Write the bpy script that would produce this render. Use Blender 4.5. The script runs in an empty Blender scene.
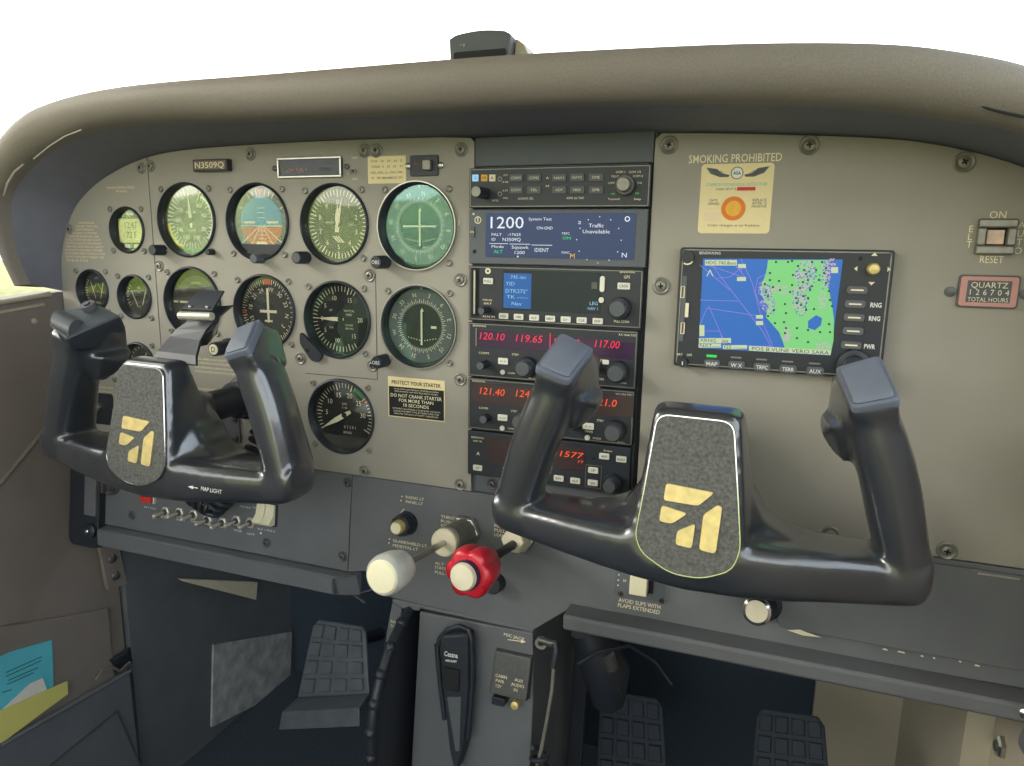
import bpy, bmesh, math, random
from mathutils import Matrix, Vector
random.seed(7)
PI = math.pi
D = bpy.data
COL = bpy.context.scene.collection
SC = bpy.context.scene

# ------------------------------------------------------------------ camera
# world: X right along the instrument panel, Y forward (nose), Z up; panel face is the plane Y = 0
F = 708.509
CM = ((0.93892746, -0.0168227, 0.34370368), (0.07856855, 0.98290211, -0.16652457), (-0.33502568, 0.18335879, 0.92419551))
CC = Vector((0.22730, -0.62704, 0.12440))
cam = D.objects.new('camera', D.cameras.new('camera')); COL.objects.link(cam)
def wv(r): return Vector((r[0], r[2], -r[1]))
right, down, fwd = wv(CM[0]), wv(CM[1]), wv(CM[2])
m = Matrix((( right.x, -down.x, -fwd.x, CC.x), (right.y, -down.y, -fwd.y, CC.y), (right.z, -down.z, -fwd.z, CC.z), (0, 0, 0, 1)))
cam.matrix_world = m
cam.data.sensor_width = 36; cam.data.lens = F/1024*36; cam.data.clip_start = 0.01; cam.data.clip_end = 500
SC.camera = cam
SC.view_settings.view_transform = 'Standard'; SC.view_settings.look = 'None'
SC.view_settings.gamma = 1; SC.view_settings.use_curve_mapping = False
SC.view_settings.exposure = 0.3

# ------------------------------------------------------------------ world: bright hazy overcast sky
w = D.worlds.new('sky'); SC.world = w; w.use_nodes = True
nt = w.node_tree; nt.nodes.clear()
tc = nt.nodes.new('ShaderNodeTexCoord'); sp = nt.nodes.new('ShaderNodeSeparateXYZ')
rp = nt.nodes.new('ShaderNodeValToRGB'); bg = nt.nodes.new('ShaderNodeBackground'); wo = nt.nodes.new('ShaderNodeOutputWorld')
nt.links.new(tc.outputs['Generated'], sp.inputs[0]); nt.links.new(sp.outputs['Z'], rp.inputs[0])
rx = nt.nodes.new('ShaderNodeValToRGB'); mx = nt.nodes.new('ShaderNodeMixRGB'); mx.blend_type = 'MULTIPLY'; mx.inputs[0].default_value = 1
mr = nt.nodes.new('ShaderNodeMapRange'); mr.inputs['From Min'].default_value = -1; mr.inputs['From Max'].default_value = 1
nt.links.new(sp.outputs['X'], mr.inputs['Value']); nt.links.new(mr.outputs[0], rx.inputs[0])
rx.color_ramp.elements[0].color = (1.0, 0.93, 0.80, 1); rx.color_ramp.elements[1].color = (0.84, 0.92, 1.0, 1)
nt.links.new(rp.outputs[0], mx.inputs[1]); nt.links.new(rx.outputs[0], mx.inputs[2])
nt.links.new(mx.outputs[0], bg.inputs[0]); nt.links.new(bg.outputs[0], wo.inputs[0])
rp.color_ramp.elements[0].position = 0.0; rp.color_ramp.elements[0].color = (1.0, 0.98, 0.93, 1)
rp.color_ramp.elements[1].position = 0.5; rp.color_ramp.elements[1].color = (0.86, 0.94, 1.0, 1)
bg.inputs[1].default_value = 3.0
sl = D.lights.new('sun', 'SUN'); sl.energy = 1.2; sl.angle = math.radians(12); sl.color = (1.0, 0.95, 0.85)
so = D.objects.new('sun', sl); COL.objects.link(so)
so.rotation_euler = Vector((0.75, 0.50, -0.38)).to_track_quat('-Z', 'Y').to_euler()

# ------------------------------------------------------------------ helpers: geometry
def U(px, py, d=0.0):
    """panel coordinates (mm) of the point seen at pixel px,py on the plane d mm in front of the panel"""
    a, b = (px-512)/F, (py-383)/F
    r = right*a + down*b + fwd
    k = (-d/1000 - CC.y)/r.y
    p = CC + r*k
    return (p.x*1000, p.z*1000)
def RAY(px, py, axis, val):
    a, b = (px-512)/F, (py-383)/F
    r = right*a + down*b + fwd
    k = (val/1000 - CC[axis])/r[axis]
    return (CC + r*k)*1000
FP = Matrix(((1, 0, 0, 0), (0, 0, -1, 0), (0, 1, 0, 0), (0, 0, 0, 1)))       # local x,y,z -> panel right, up, out
TILT = math.atan(0.13)
FL = Matrix.Translation((0, 0, -0.115)) @ Matrix.Rotation(-TILT, 4, 'X') @ FP # lower panel leans: its foot comes towards the seats
FLi = FL.inverted()
def UL(px, py, w=0.0):
    a, b = (px-512)/F, (py-383)/F
    r = right*a + down*b + fwd
    o = FLi @ CC; dr = FLi.to_3x3() @ r
    k = (w/1000 - o.z)/dr.z
    p = o + dr*k
    return (p.x*1000, p.y*1000)

def rrect(w, h, r, n=4, cx=0, cy=0):
    r = max(0.01, min(r, w/2-0.01, h/2-0.01)); pts = []
    for (sx, sy, a0) in ((1, 1, 0), (-1, 1, 90), (-1, -1, 180), (1, -1, 270)):
        for i in range(n+1):
            a = math.radians(a0 + 90*i/n)
            pts.append((cx + sx*(w/2-r) + r*math.cos(a), cy + sy*(h/2-r) + r*math.sin(a)))
    return pts
def roundpoly(pts, r, n=3):
    out = []; N = len(pts)
    for i in range(N):
        p = Vector(pts[i]); a = Vector(pts[i-1])-p; b = Vector(pts[(i+1) % N])-p
        ra = min(r, a.length*.45, b.length*.45)
        A = p + a.normalized()*ra; C_ = p + b.normalized()*ra
        for k in range(n+1):
            t = k/n
            q = A*(1-t)**2 + p*2*t*(1-t) + C_*t*t
            out.append((q.x, q.y))
    return out

class MB:
    """collects shapes in millimetres into one mesh; o is subtracted from x,y"""
    def __init__(s, o=(0, 0)):
        s.bm = bmesh.new(); s.o = o
    def V(s, x, y, z): return s.bm.verts.new(((x-s.o[0])/1000, (y-s.o[1])/1000, z/1000))
    def face(s, vs):
        try: return s.bm.faces.new(vs)
        except ValueError: return None
    def loft(s, rings, close=True, caps=True):
        R = [[s.V(*p) for p in r] for r in rings]; n = len(R[0])
        for a, b in zip(R, R[1:]):
            for i in range(n if close else n-1):
                j = (i+1) % n
                s.face((a[i], a[j], b[j], b[i]))
        if caps: s.face(list(reversed(R[0]))); s.face(R[-1])
        return s
    def prism(s, pts, z0, z1, bev=0):
        if bev > 0:
            cx = sum(p[0] for p in pts)/len(pts); cy = sum(p[1] for p in pts)/len(pts)
            xs = [p[0] for p in pts]; ys = [p[1] for p in pts]
            W = max(xs)-min(xs); H = max(ys)-min(ys)
            fx = max(.1, 1-2*bev/max(W, .01)); fy = max(.1, 1-2*bev/max(H, .01))
            ins = [(cx+(p[0]-cx)*fx, cy+(p[1]-cy)*fy) for p in pts]
            return s.loft([[(x, y, z0) for x, y in pts], [(x, y, z1-bev) for x, y in pts], [(x, y, z1) for x, y in ins]])
        return s.loft([[(x, y, z0) for x, y in pts], [(x, y, z1) for x, y in pts]])
    def flat(s, pts, z):
        s.face([s.V(x, y, z) for x, y in pts]); return s
    def box(s, x0, x1, y0, y1, z0, z1, bev=0, r=0):
        pts = rrect(x1-x0, y1-y0, r, 4, (x0+x1)/2, (y0+y1)/2) if r else [(x0, y0), (x1, y0), (x1, y1), (x0, y1)]
        return s.prism(pts, z0, z1, bev)
    def lathe(s, prof, cx=0, cy=0, seg=32, caps=True):
        rings = []
        for r, z in prof:
            rings.append([(cx+max(r, .001)*math.cos(2*PI*i/seg), cy+max(r, .001)*math.sin(2*PI*i/seg), z) for i in range(seg)])
        return s.loft(rings, caps=caps)
    def disc(s, cx, cy, r, z0, z1, seg=32): return s.lathe([(r, z0), (r, z1)], cx, cy, seg)
    def ring(s, cx, cy, r0, r1, z0, z1, seg=48, a0=0, a1=360):
        # flat annulus with thickness; angles clockwise from 12 o'clock
        n = max(2, int(seg*abs(a1-a0)/360)); full = abs(a1-a0) >= 359.9
        def P(r, a, z): t = math.radians(90-a); return (cx+r*math.cos(t), cy+r*math.sin(t), z)
        R = []
        for i in range(n+(0 if full else 1)):
            a = a0+(a1-a0)*i/n
            R.append([P(r0, a, z0), P(r1, a, z0), P(r1, a, z1), P(r0, a, z1)])
        if full: R.append(R[0]); s.loft(R, caps=False)
        else: s.loft(R)
        return s
    def tick(s, cx, cy, a, r0, r1, wd, z):
        t = math.radians(90-a); c, n = math.cos(t), math.sin(t)
        P = lambda r, h: (cx+r*c-h*n, cy+r*n+h*c)
        return s.flat([P(r0, -wd/2), P(r1, -wd/2), P(r1, wd/2), P(r0, wd/2)], z)
    def line(s, pts, wd, z, closed=False):
        N = len(pts)
        for i in range(N if closed else N-1):
            a = Vector(pts[i]); b = Vector(pts[(i+1) % N]); d = (b-a)
            if d.length < 1e-6: continue
            d.normalize(); n = Vector((-d.y, d.x))*wd/2; a = a-d*wd*.3; b = b+d*wd*.3
            s.flat([tuple(a-n), tuple(b-n), tuple(b+n), tuple(a+n)], z)
        return s
    def tube(s, path, r, seg=10, caps=True):
        P = [Vector(p) for p in path]; rings = []
        t0 = (P[1]-P[0]).normalized(); up = Vector((0, 0, 1)) if abs(t0.z) < .9 else Vector((1, 0, 0))
        nrm = t0.cross(up).normalized()
        for i, p in enumerate(P):
            t = (P[min(i+1, len(P)-1)]-P[max(i-1, 0)]).normalized()
            nrm = (nrm - t*nrm.dot(t)).normalized(); b = t.cross(nrm)
            rr = r[i] if isinstance(r, (list, tuple)) else r
            rings.append([tuple(p + (nrm*math.cos(2*PI*k/seg)+b*math.sin(2*PI*k/seg))*rr) for k in range(seg)])
        return s.loft(rings, caps=caps)
    def hull(s, pts):
        vs = [s.V(*p) for p in pts]
        r = bmesh.ops.convex_hull(s.bm, input=vs)
        bmesh.ops.delete(s.bm, geom=[g for g in r['geom_interior'] if isinstance(g, bmesh.types.BMVert)], context='VERTS')
        return s
    def ball(s, x, y, z, r, seg=12, sz=1.0):
        n = seg//2
        return s.lathe([(r*math.sin(PI*i/n), z - r*sz*math.cos(PI*i/n)) for i in range(n+1)], x, y, seg)
    def text(s, string, cx, cy, h, z, width=None, align='c', rot=0, shear=0, bold=0.0):
        me = TXT(string, shear, bold)
        xs = [v.co.x for v in me.vertices]
        if not xs: return s
        x0, x1 = min(xs), max(xs); sc = h/0.70
        sx = (width/(x1-x0)) if width else sc*0.92
        ca, sa = math.cos(rot), math.sin(rot); base = -h/2
        vs = []
        for v in me.vertices:
            if align == 'c': X = (v.co.x-(x0+x1)/2)*sx
            elif align == 'l': X = (v.co.x-x0)*sx
            else: X = (v.co.x-x1)*sx
            Y = v.co.y*sc + base
            vs.append(s.V(cx+X*ca-Y*sa, cy+X*sa+Y*ca, z))
        for p in me.polygons: s.face([vs[i] for i in p.vertices])
        return s
    def build(s, name, mt, parent=None, smooth=False, bevel=0, angle=40):
        bm = s.bm
        bmesh.ops.recalc_face_normals(bm, faces=bm.faces) if smooth != 'flat' else None
        me = D.meshes.new(name); bm.to_mesh(me); bm.free()
        me.materials.append(mt)
        if smooth and smooth != 'flat':
            for p in me.polygons: p.use_smooth = True
            try: me.set_sharp_from_angle(angle=math.radians(angle))
            except Exception: pass
        o = D.objects.new(name, me); COL.objects.link(o)
        if bevel:
            b = o.modifiers.new('bevel', 'BEVEL'); b.width = bevel/1000; b.segments = 2; b.limit_method = 'ANGLE'; b.angle_limit = math.radians(40)
        if parent is not None: o.parent = parent
        return o

_txt = {}
def TXT(string, shear=0, bold=0.0):
    k = (string, shear, bold)
    if k not in _txt:
        cu = D.curves.new('writing', 'FONT'); cu.body = string; cu.size = 1.0; cu.resolution_u = 2; cu.shear = shear; cu.offset = bold
        o = D.objects.new('writing', cu); COL.objects.link(o)
        bpy.context.view_layer.update()
        me = D.meshes.new_from_object(o.evaluated_get(bpy.context.evaluated_depsgraph_get()))
        D.objects.remove(o); D.curves.remove(cu)
        _txt[k] = me
    return _txt[k]

def thing(name, label, cat, loc=(0, 0, 0), frame=None, group=None, rot=0):
    o = D.objects.new(name, None); COL.objects.link(o); o.empty_display_size = 0.01
    o['label'] = label; o['category'] = cat
    if group: o['group'] = group
    fr = FP if frame is None else frame
    o.matrix_world = fr @ Matrix.Translation(Vector(loc)/1000) @ Matrix.Rotation(rot, 4, 'Z')
    return o
def wthing(name, label, cat, loc, group=None):
    o = D.objects.new(name, None); COL.objects.link(o); o.empty_display_size = 0.01
    o['label'] = label; o['category'] = cat
    if group: o['group'] = group
    o.location = Vector(loc)/1000
    return o
def tag(o, label, cat, group=None):
    o['label'] = label; o['category'] = cat
    if group: o['group'] = group
    return o
def place(o, frame=None, loc=(0, 0, 0)):
    o.matrix_world = (FP if frame is None else frame) @ Matrix.Translation(Vector(loc)/1000); return o
def struct(o): o['kind'] = 'structure'; return o
def dup(root, label=None, group=None):
    r = root.copy(); COL.objects.link(r)
    if label: r['label'] = label
    if group: r['group'] = group
    for ch in list(root.children):
        c = ch.copy(); COL.objects.link(c); c.parent = r
        for g in ch.children:
            d = g.copy(); COL.objects.link(d); d.parent = c
    return r

# ------------------------------------------------------------------ helpers: materials
def lin(c):
    f = lambda v: v/12.92 if v <= .04045 else ((v+.055)/1.055)**2.4
    return tuple(f(x/255) for x in c) + (1,)
def mat(name, rgb, rough=.6, metal=0, noise=0, nscale=200, bump=0, bscale=900, coat=0, spec=.5, emit=0, emitc=None):
    mt = D.materials.new(name); mt.use_nodes = True; n = mt.node_tree.nodes; L = mt.node_tree.links
    b = n['Principled BSDF']; b.inputs['Base Color'].default_value = lin(rgb); b.inputs['Roughness'].default_value = rough
    b.inputs['Metallic'].default_value = metal; b.inputs['Specular IOR Level'].default_value = spec
    if coat: b.inputs['Coat Weight'].default_value = coat; b.inputs['Coat Roughness'].default_value = .15
    if emit: b.inputs['Emission Color'].default_value = lin(emitc or rgb); b.inputs['Emission Strength'].default_value = emit
    t = n.new('ShaderNodeTexCoord')
    if noise:
        z = n.new('ShaderNodeTexNoise'); z.inputs['Scale'].default_value = nscale; z.inputs['Detail'].default_value = 5
        L.new(t.outputs['Object'], z.inputs['Vector'])
        r = n.new('ShaderNodeValToRGB'); c = lin(rgb)
        r.color_ramp.elements[0].position = .3; r.color_ramp.elements[1].position = .7
        r.color_ramp.elements[0].color = tuple(x*(1-noise) for x in c[:3])+(1,); r.color_ramp.elements[1].color = tuple(min(1, x*(1+noise)) for x in c[:3])+(1,)
        L.new(z.outputs['Fac'], r.inputs[0]); L.new(r.outputs[0], b.inputs['Base Color'])
    if bump:
        z = n.new('ShaderNodeTexNoise'); z.inputs['Scale'].default_value = bscale; z.inputs['Detail'].default_value = 3
        L.new(t.outputs['Object'], z.inputs['Vector'])
        bp = n.new('ShaderNodeBump'); bp.inputs['Strength'].default_value = bump; bp.inputs['Distance'].default_value = .0006
        L.new(z.outputs['Fac'], bp.inputs['Height']); L.new(bp.outputs[0], b.inputs['Normal'])
    return mt
M = {}
M['panel'] = mat('panel_paint', (160, 155, 143), .5, noise=.06, nscale=9, bump=.25, bscale=1500)
M['lower'] = mat('lower_panel_paint', (103, 105, 108), .55, noise=.08, nscale=20, bump=.3, bscale=1300)
M['bay'] = mat('radio_bay_paint', (94, 99, 104), .55, bump=.3, bscale=1300)
M['dark'] = mat('dark_gap', (22, 24, 28), .7, noise=.1)
M['vinyl'] = mat('glareshield_vinyl', (136, 128, 120), .6, noise=.10, nscale=700, bump=.5, bscale=1100)
M['vinyl_in'] = mat('glareshield_lining', (122, 123, 134), .7, noise=.06, nscale=60, bump=.3)
M['black'] = mat('black_plastic', (42, 46, 54), .42, noise=.08, nscale=60)
M['yoke'] = mat('yoke_black', (46, 49, 55), .30, noise=.10, nscale=40, coat=1.0, spec=.8)
M['yoke'].node_tree.nodes['Principled BSDF'].inputs['Coat IOR'].default_value = 1.65
M['cap'] = mat('grip_cap_rubber', (104, 110, 124), .55, noise=.05, nscale=90)
M['bezel'] = mat('bezel_black', (46, 50, 57), .42, noise=.06, nscale=80)
M['face'] = mat('gauge_face', (30, 32, 32), .7, noise=.15, nscale=40)
M['facereflect'] = mat('gauge_face_green_reflection', (84, 96, 52), .7, noise=.25, nscale=30)  # olive base colour paints the green reflections onto the dial face
M['ivory'] = mat('ivory_print', (240, 232, 198), .6, noise=.02)
M['cream'] = mat('cream_print', (250, 238, 200), .6, noise=.02)
M['tan'] = mat('tan_print', (242, 220, 182), .6, noise=.02)
M['white'] = mat('white_print', (236, 236, 230), .5, noise=.02)
M['button'] = mat('pale_button', (232, 230, 214), .45, noise=.03)
M['red'] = mat('red_paint', (214, 52, 44), .5, noise=.05)
M['redknob'] = mat('red_plastic', (206, 34, 52), .32, noise=.05, coat=.4)
M['green'] = mat('green_paint', (46, 150, 74), .5, noise=.05)
M['yellow'] = mat('yellow_paint', (222, 206, 50), .5, noise=.05)
M['bluesky'] = mat('horizon_blue', (64, 156, 190), .5, noise=.08, nscale=30)
M['brown'] = mat('horizon_brown', (196, 104, 54), .5, noise=.08, nscale=30)
M['steel'] = mat('steel', (190, 188, 180), .3, 1, noise=.08)
M['chrome'] = mat('chrome', (225, 225, 225), .15, 1, noise=.03)
M['screw'] = mat('screw_grey', (142, 139, 130), .38, .4, noise=.12)
M['screwd'] = mat('screw_dark', (92, 92, 92), .4, .4, noise=.12)
M['knobgrey'] = mat('knob_grey', (86, 90, 94), .5, noise=.06)
M['whiteplast'] = mat('aged_white_plastic', (226, 216, 188), .4, noise=.06, nscale=90)
M['brass'] = mat('brushed_brass', (226, 204, 136), .42, .35, noise=.12, nscale=160)
M['flock'] = mat('flocked_grey', (96, 96, 92), .95, noise=.35, nscale=420, bump=.8, bscale=700)
M['wall'] = mat('door_trim_vinyl', (130, 120, 112), .6, noise=.05, nscale=25, bump=.3)
M['walld'] = mat('kick_panel_vinyl', (100, 103, 107), .65, noise=.08, nscale=25, bump=.3)
M['beige'] = mat('beige_paint', (176, 168, 148), .5, noise=.06, nscale=12)
M['ceil'] = mat('headliner', (186, 180, 168), .8, noise=.04)
M['carpet'] = mat('carpet', (58, 66, 76), .95, noise=.3, nscale=300, bump=.6)
M['pedal'] = mat('pedal_metal', (96, 101, 106), .5, .2, noise=.15, nscale=50)
M['scuff'] = mat('scuffed_metal', (196, 194, 192), .5, .3, noise=.30, nscale=45)
M['screenblue'] = mat('transponder_screen', (9, 14, 24), .35, emit=0.8, emitc=(38, 56, 96))
M['screendark'] = mat('unlit_screen', (30, 40, 52), .25, noise=.04)
M['screenlcd'] = mat('gps_lcd_blue', (7, 23, 40), .35, emit=0.8, emitc=(30, 92, 160))
M['digit'] = mat('lit_digit_white', (56, 58, 60), .35, emit=0.8, emitc=(226, 234, 240))
M['digitblue'] = mat('lit_digit_pale_blue', (37, 50, 59), .35, emit=0.8, emitc=(150, 200, 236))
M['digitred'] = mat('lit_digit_red', (61, 13, 20), .35, emit=0.85, emitc=(245, 52, 82))
M['digitor'] = mat('lit_digit_orange', (62, 23, 13), .35, emit=0.85, emitc=(250, 92, 52))
M['digitgreen'] = mat('lit_digit_green', (15, 55, 22), .35, emit=0.8, emitc=(60, 220, 90))
M['redwin'] = mat('smoked_red_window', (48, 30, 48), .2, noise=.05)
M['orwin'] = mat('smoked_amber_window', (58, 44, 42), .2, noise=.05)
M['mapblue'] = mat('map_sea', (9, 26, 46), .35, emit=0.8, emitc=(38, 104, 186))
M['mapgreen'] = mat('map_land', (30, 51, 31), .35, emit=0.8, emitc=(122, 206, 124))
M['mapurple'] = mat('map_airway', (35, 30, 54), .35, emit=0.8, emitc=(140, 122, 216))
M['mappink'] = mat('map_city', (49, 44, 47), .35, emit=0.75, emitc=(196, 176, 190))
M['maptag'] = mat('map_data_field', (50, 53, 43), .35, emit=0.75, emitc=(200, 214, 172))
M['mapdark'] = mat('map_symbol', (34, 54, 60), .4, noise=.02)
M['label'] = mat('cream_sticker', (244, 226, 172), .5, noise=.02)
M['orange'] = mat('orange_spot', (238, 132, 44), .6, noise=.05)
M['amber'] = mat('amber_spot', (248, 186, 70), .6, noise=.08)
M['teal'] = mat('teal_print', (110, 196, 190), .5, noise=.02)
M['pink'] = mat('pink_frame', (206, 148, 140), .45, noise=.04)
M['cyanpaper'] = mat('cyan_paper', (92, 190, 204), .8, noise=.05, nscale=20)
M['yelpaper'] = mat('yellow_paper', (214, 206, 116), .8, noise=.04, nscale=20)
M['whitepaper'] = mat('white_paper', (224, 218, 208), .8, noise=.03)
M['grass'] = mat('grass', (142, 138, 92), .9, noise=.35, nscale=3)
M['lens'] = mat('translucent_amber_lens', (206, 176, 150), .3, noise=.25, nscale=120, emit=.12)
M['olive'] = mat('dial_lcd', (226, 222, 140), .3, noise=.15, nscale=120)
def glassmat(name, tint, fac, rough=.03):
    mt = D.materials.new(name); mt.use_nodes = True; n = mt.node_tree.nodes; L = mt.node_tree.links; n.clear()
    o = n.new('ShaderNodeOutputMaterial'); mx = n.new('ShaderNodeMixShader'); t = n.new('ShaderNodeBsdfTransparent'); g = n.new('ShaderNodeBsdfGlossy')
    lw = n.new('ShaderNodeLayerWeight'); lw.inputs['Blend'].default_value = .35
    ma = n.new('ShaderNodeMath'); ma.operation = 'MULTIPLY_ADD'; ma.inputs[1].default_value = .25; ma.inputs[2].default_value = fac
    L.new(lw.outputs['Fresnel'], ma.inputs[0]); L.new(ma.outputs[0], mx.inputs[0])
    g.inputs['Color'].default_value = lin(tint); g.inputs['Roughness'].default_value = rough
    L.new(t.outputs[0], mx.inputs[1]); L.new(g.outputs[0], mx.inputs[2]); L.new(mx.outputs[0], o.inputs[0])
    return mt
M['glass'] = glassmat('instrument_glass', (235, 240, 225), .06)
M['glassteal'] = glassmat('coated_instrument_glass', (176, 228, 216), .11)
M['glassgreen'] = glassmat('coated_instrument_glass_green', (170, 226, 180), .08)
M['pane'] = glassmat('window_acrylic', (255, 255, 255), .0)
M['redwin'] = mat('smoked_red_window', (66, 44, 72), .25, noise=.05)
M['orwin'] = mat('smoked_amber_window', (72, 58, 60), .25, noise=.05)
M['nickel'] = mat('satin_nickel', (200, 194, 180), .35, .35, noise=.1)
M['whitegrey'] = mat('grey_white_plastic', (188, 186, 176), .5, noise=.1, nscale=120)
M['pedal_shaded'] = mat('pedal_metal_shaded', (44, 52, 62), .8, noise=.1)  # darker copy of the pedal material, footwell shade put into its colour
M['fwall'] = mat('firewall_lining', (54, 66, 78), .85, noise=.1)
M['leaf'] = mat('tree_foliage', (150, 165, 70), .9, noise=.45, nscale=1.2)
M['platebrown'] = mat('brown_plate', (128, 104, 88), .5, noise=.05)

# ================================================================== SETTING
def wbox(b, x0, x1, y0, y1, z0, z1):
    return b.box(x0, x1, y0, y1, z0, z1)
g = MB(); g.box(-60000, 60000, -60000, 60000, -1400, -1380); tag(g.build('ground', M['grass']), 'grass airfield outside the cabin', 'ground'); D.objects['ground']['kind'] = 'structure'
b = MB()  # trees out of view, added and shaped for green reflections in the gauges
hx = []
for i in range(61):
    a = math.radians(150+130*i/60); R0 = 26000; hgt = 1250+ 900*(.5+.5*math.sin(i*.9))*(.6+.4*math.sin(i*2.3+1)) + 500*(i/60)
    hx.append((R0*math.cos(a), R0*math.sin(a), hgt))
rings = []
for x, y, h in hx:
    k = 1/26000
    rings.append([(x, y, -1380), (x*1.0-x*k*300, y-y*k*300, h*.5), (x, y, h), (x+x*k*1500, y+y*k*1500, h*.9), (x+x*k*2500, y+y*k*2500, -1380)])
b.loft(rings); tag(b.build('reflection_trees', M['leaf'], smooth=True), 'unseen row of green trees added on the left for the gauge reflections', 'trees'); D.objects['reflection_trees']['kind'] = 'stuff'
b = MB(); b.box(-640, 520, -1500, 420, -700, -680); struct(b.build('floor', M['carpet']))
b = MB(); b.box(-640, 520, -1500, 300, 560, 580); struct(b.build('ceiling', M['ceil']))
b = MB(); b.box(-640, 520, 405, 420, -680, 190); struct(b.build('wall_front', M['fwall']))
b = MB(); b.box(-640, 520, -1500, -1480, -680, -330); struct(b.build('wall_rear', M['beige']))
# left wall: cabin side trim, sill line runs forward to the panel
b = MB()
xl = -592
pts = [(-1480, 62), (-400, 62), (-70, 60), (0, 66), (46, 66), (50, -680), (-1480, -680)]
b.loft([[(xl, y, z) for y, z in pts], [(xl-30, y, z) for y, z in pts]]); struct(b.build('wall_left', M['wall'], bevel=2))
b = MB()
b.tube([(xl+3, -1400, 60), (xl+3, -300, 60), (xl+3, -71, 58), (xl+2, -12, 64)], 3.5); b.tube([(xl+1, -1400, 46), (xl+1, -72, 46), (xl+1, -20, 52)], 2.2)
struct(b.build('trim_1', M['beige'], smooth=True))
b = MB(); b.tube([(xl, -1400, -60), (xl, -400, -90), (xl, -95, -150), (xl, -30, -95), (xl, 10, -80)], 3, 8); struct(b.build('trim_2', M['wall'], smooth=True))
b = MB(); b.box(-615, -586, 52, 410, -680, 60); struct(b.build('wall_left_front', M['walld']))
# right wall
b = MB(); b.box(470, 500, -1480, 120, -680, 60); struct(b.build('wall_right', M['wall']))
b = MB(); b.box(440, 470, 118, 410, -680, 60); struct(b.build('wall_right_front', M['beige']))
# windshield pane and side window panes
b = MB(); rings = []
for i in range(13):
    t = -1+2*i/12; x = -60+560*t; y0 = 330-120*t*t
    rings.append([(x, y0, 190), (x, y0-360, 555), (x, y0-357, 558), (x, y0+3, 193)])
b.loft(rings); struct(b.build('window_1', M['pane'], smooth=True))
b = MB(); b.box(-612, -609, -1300, -100, 66, 520); struct(b.build('window_2', M['pane']))
b = MB(); b.box(484, 487, -1300, -100, 64, 520); struct(b.build('window_3', M['pane']))

# ================================================================== GLARESHIELD
gs = thing('glareshield', 'long padded grey vinyl glareshield hood curving over the instrument panel', 'glareshield', (-60, 230, 0))
go = (-60, 230)
Pp = [(-583, 66), (-580, 104), (-570, 134), (-552, 163), (-525, 185), (-491, 202), (-444, 217), (-387, 225), (-286, 228), (-173, 228.5), (-40, 227), (124, 224), (238, 218), (309, 212), (353, 203), (391, 190), (425, 170), (452, 140), (466, 100), (470, 60)]
def ip(px, py, d): u = U(px, py, d); return (u[0], u[1], d)
Ii = [ip(22, 285, 58), ip(10, 258, 60), ip(3, 228, 62), ip(5, 192, 66), ip(30, 160, 76), ip(68, 137, 84), ip(105, 126, 88), ip(160, 122, 92), ip(256, 119, 97), ip(400, 112, 100), ip(512, 106, 100), ip(640, 102, 100), ip(760, 101, 100), ip(880, 108, 100), ip(950, 117, 100), ip(1024, 130, 100), (408, 178, 98), (436, 142, 96), (452, 100, 90), (458, 60, 84)]
Oo = [ip(15, 286, 63), ip(1, 255, 66), ip(-10, 220, 68), ip(-4, 160, 76), ip(25, 119, 86), ip(60, 101, 92), ip(110, 89.5, 96), ip(175, 82, 100), ip(262, 75, 102), ip(395, 64, 104), ip(512, 55, 105), ip(640, 48, 105), ip(760, 43.5, 105), ip(870, 44, 105), ip(945, 50.5, 105), ip(1024, 66, 104), (405, 216, 102), (446, 180, 98), (470, 130, 92), (480, 60, 84)]
def cr(L, k=4):
    out = []
    for i in range(len(L)-1):
        p0, p1, p2, p3 = [Vector(L[max(0, min(len(L)-1, j))]) for j in (i-1, i, i+1, i+2)]
        for q in range(k):
            t = q/k; out.append(tuple(.5*((2*p1)+(p2-p0)*t+(2*p0-5*p1+4*p2-p3)*t*t+(3*p1-p0-3*p2+p3)*t**3)))
    out.append(tuple(L[-1])); return out
assert len(Pp) == len(Ii) == len(Oo)
Pp = [tuple(v)[:2] for v in cr([Vector((a, c, 0)) for a, c in Pp])]; Ii = cr(Ii); Oo = cr(Oo)
shell = []
for P0, I0, O0 in zip(Pp, Ii, Oo):
    I0 = Vector(I0); O0 = Vector(O0); c = (I0+O0)/2; h = (O0-I0).length/2
    n = Vector((0, 0, 1)); up = (O0-I0).normalized()
    ring = [(P0[0], P0[1]+1.2, -14), (P0[0], P0[1]+1.2, 0), tuple(I0 - up*0.5 - n*10)]
    lip = []
    for k in range(9):
        a = -PI/2 + PI*k/8
        q = c + up*h*math.sin(a) + n*(h*.85*math.cos(a))
        lip.append(tuple(q))
    ou = Vector((P0[0]+60, (P0[1]+20)*1.6, 0)).normalized(); kk = max(17, (Vector((O0.x-P0[0], O0.y-P0[1], 0))).dot(ou)); B0 = Vector((P0[0], P0[1], 0))+ou*kk
    mid = O0.lerp(B0, .55); mid.z = O0.z*.45; ed = max(0, min(1, 1-kk/30))
    top = [tuple(mid), (B0.x, B0.y, -30), tuple(B0+Vector((0, -8*(1-ed), -150))), tuple(B0+Vector((0, -40*(1-ed), -330)))]
    shell.append((ring, lip, top))
b = MB(go); b.loft([[ (x, y, z) for x, y, z in r] for r, l, t in shell], close=False, caps=False)
lining = b.build('lining', M['vinyl_in'], gs, smooth=True, angle=60)
b = MB(go)
b.loft([[r[2]]+l+t for r, l, t in shell], close=False, caps=False)
b.build('padded_cover', M['vinyl'], gs, smooth=True, angle=70)
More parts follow.
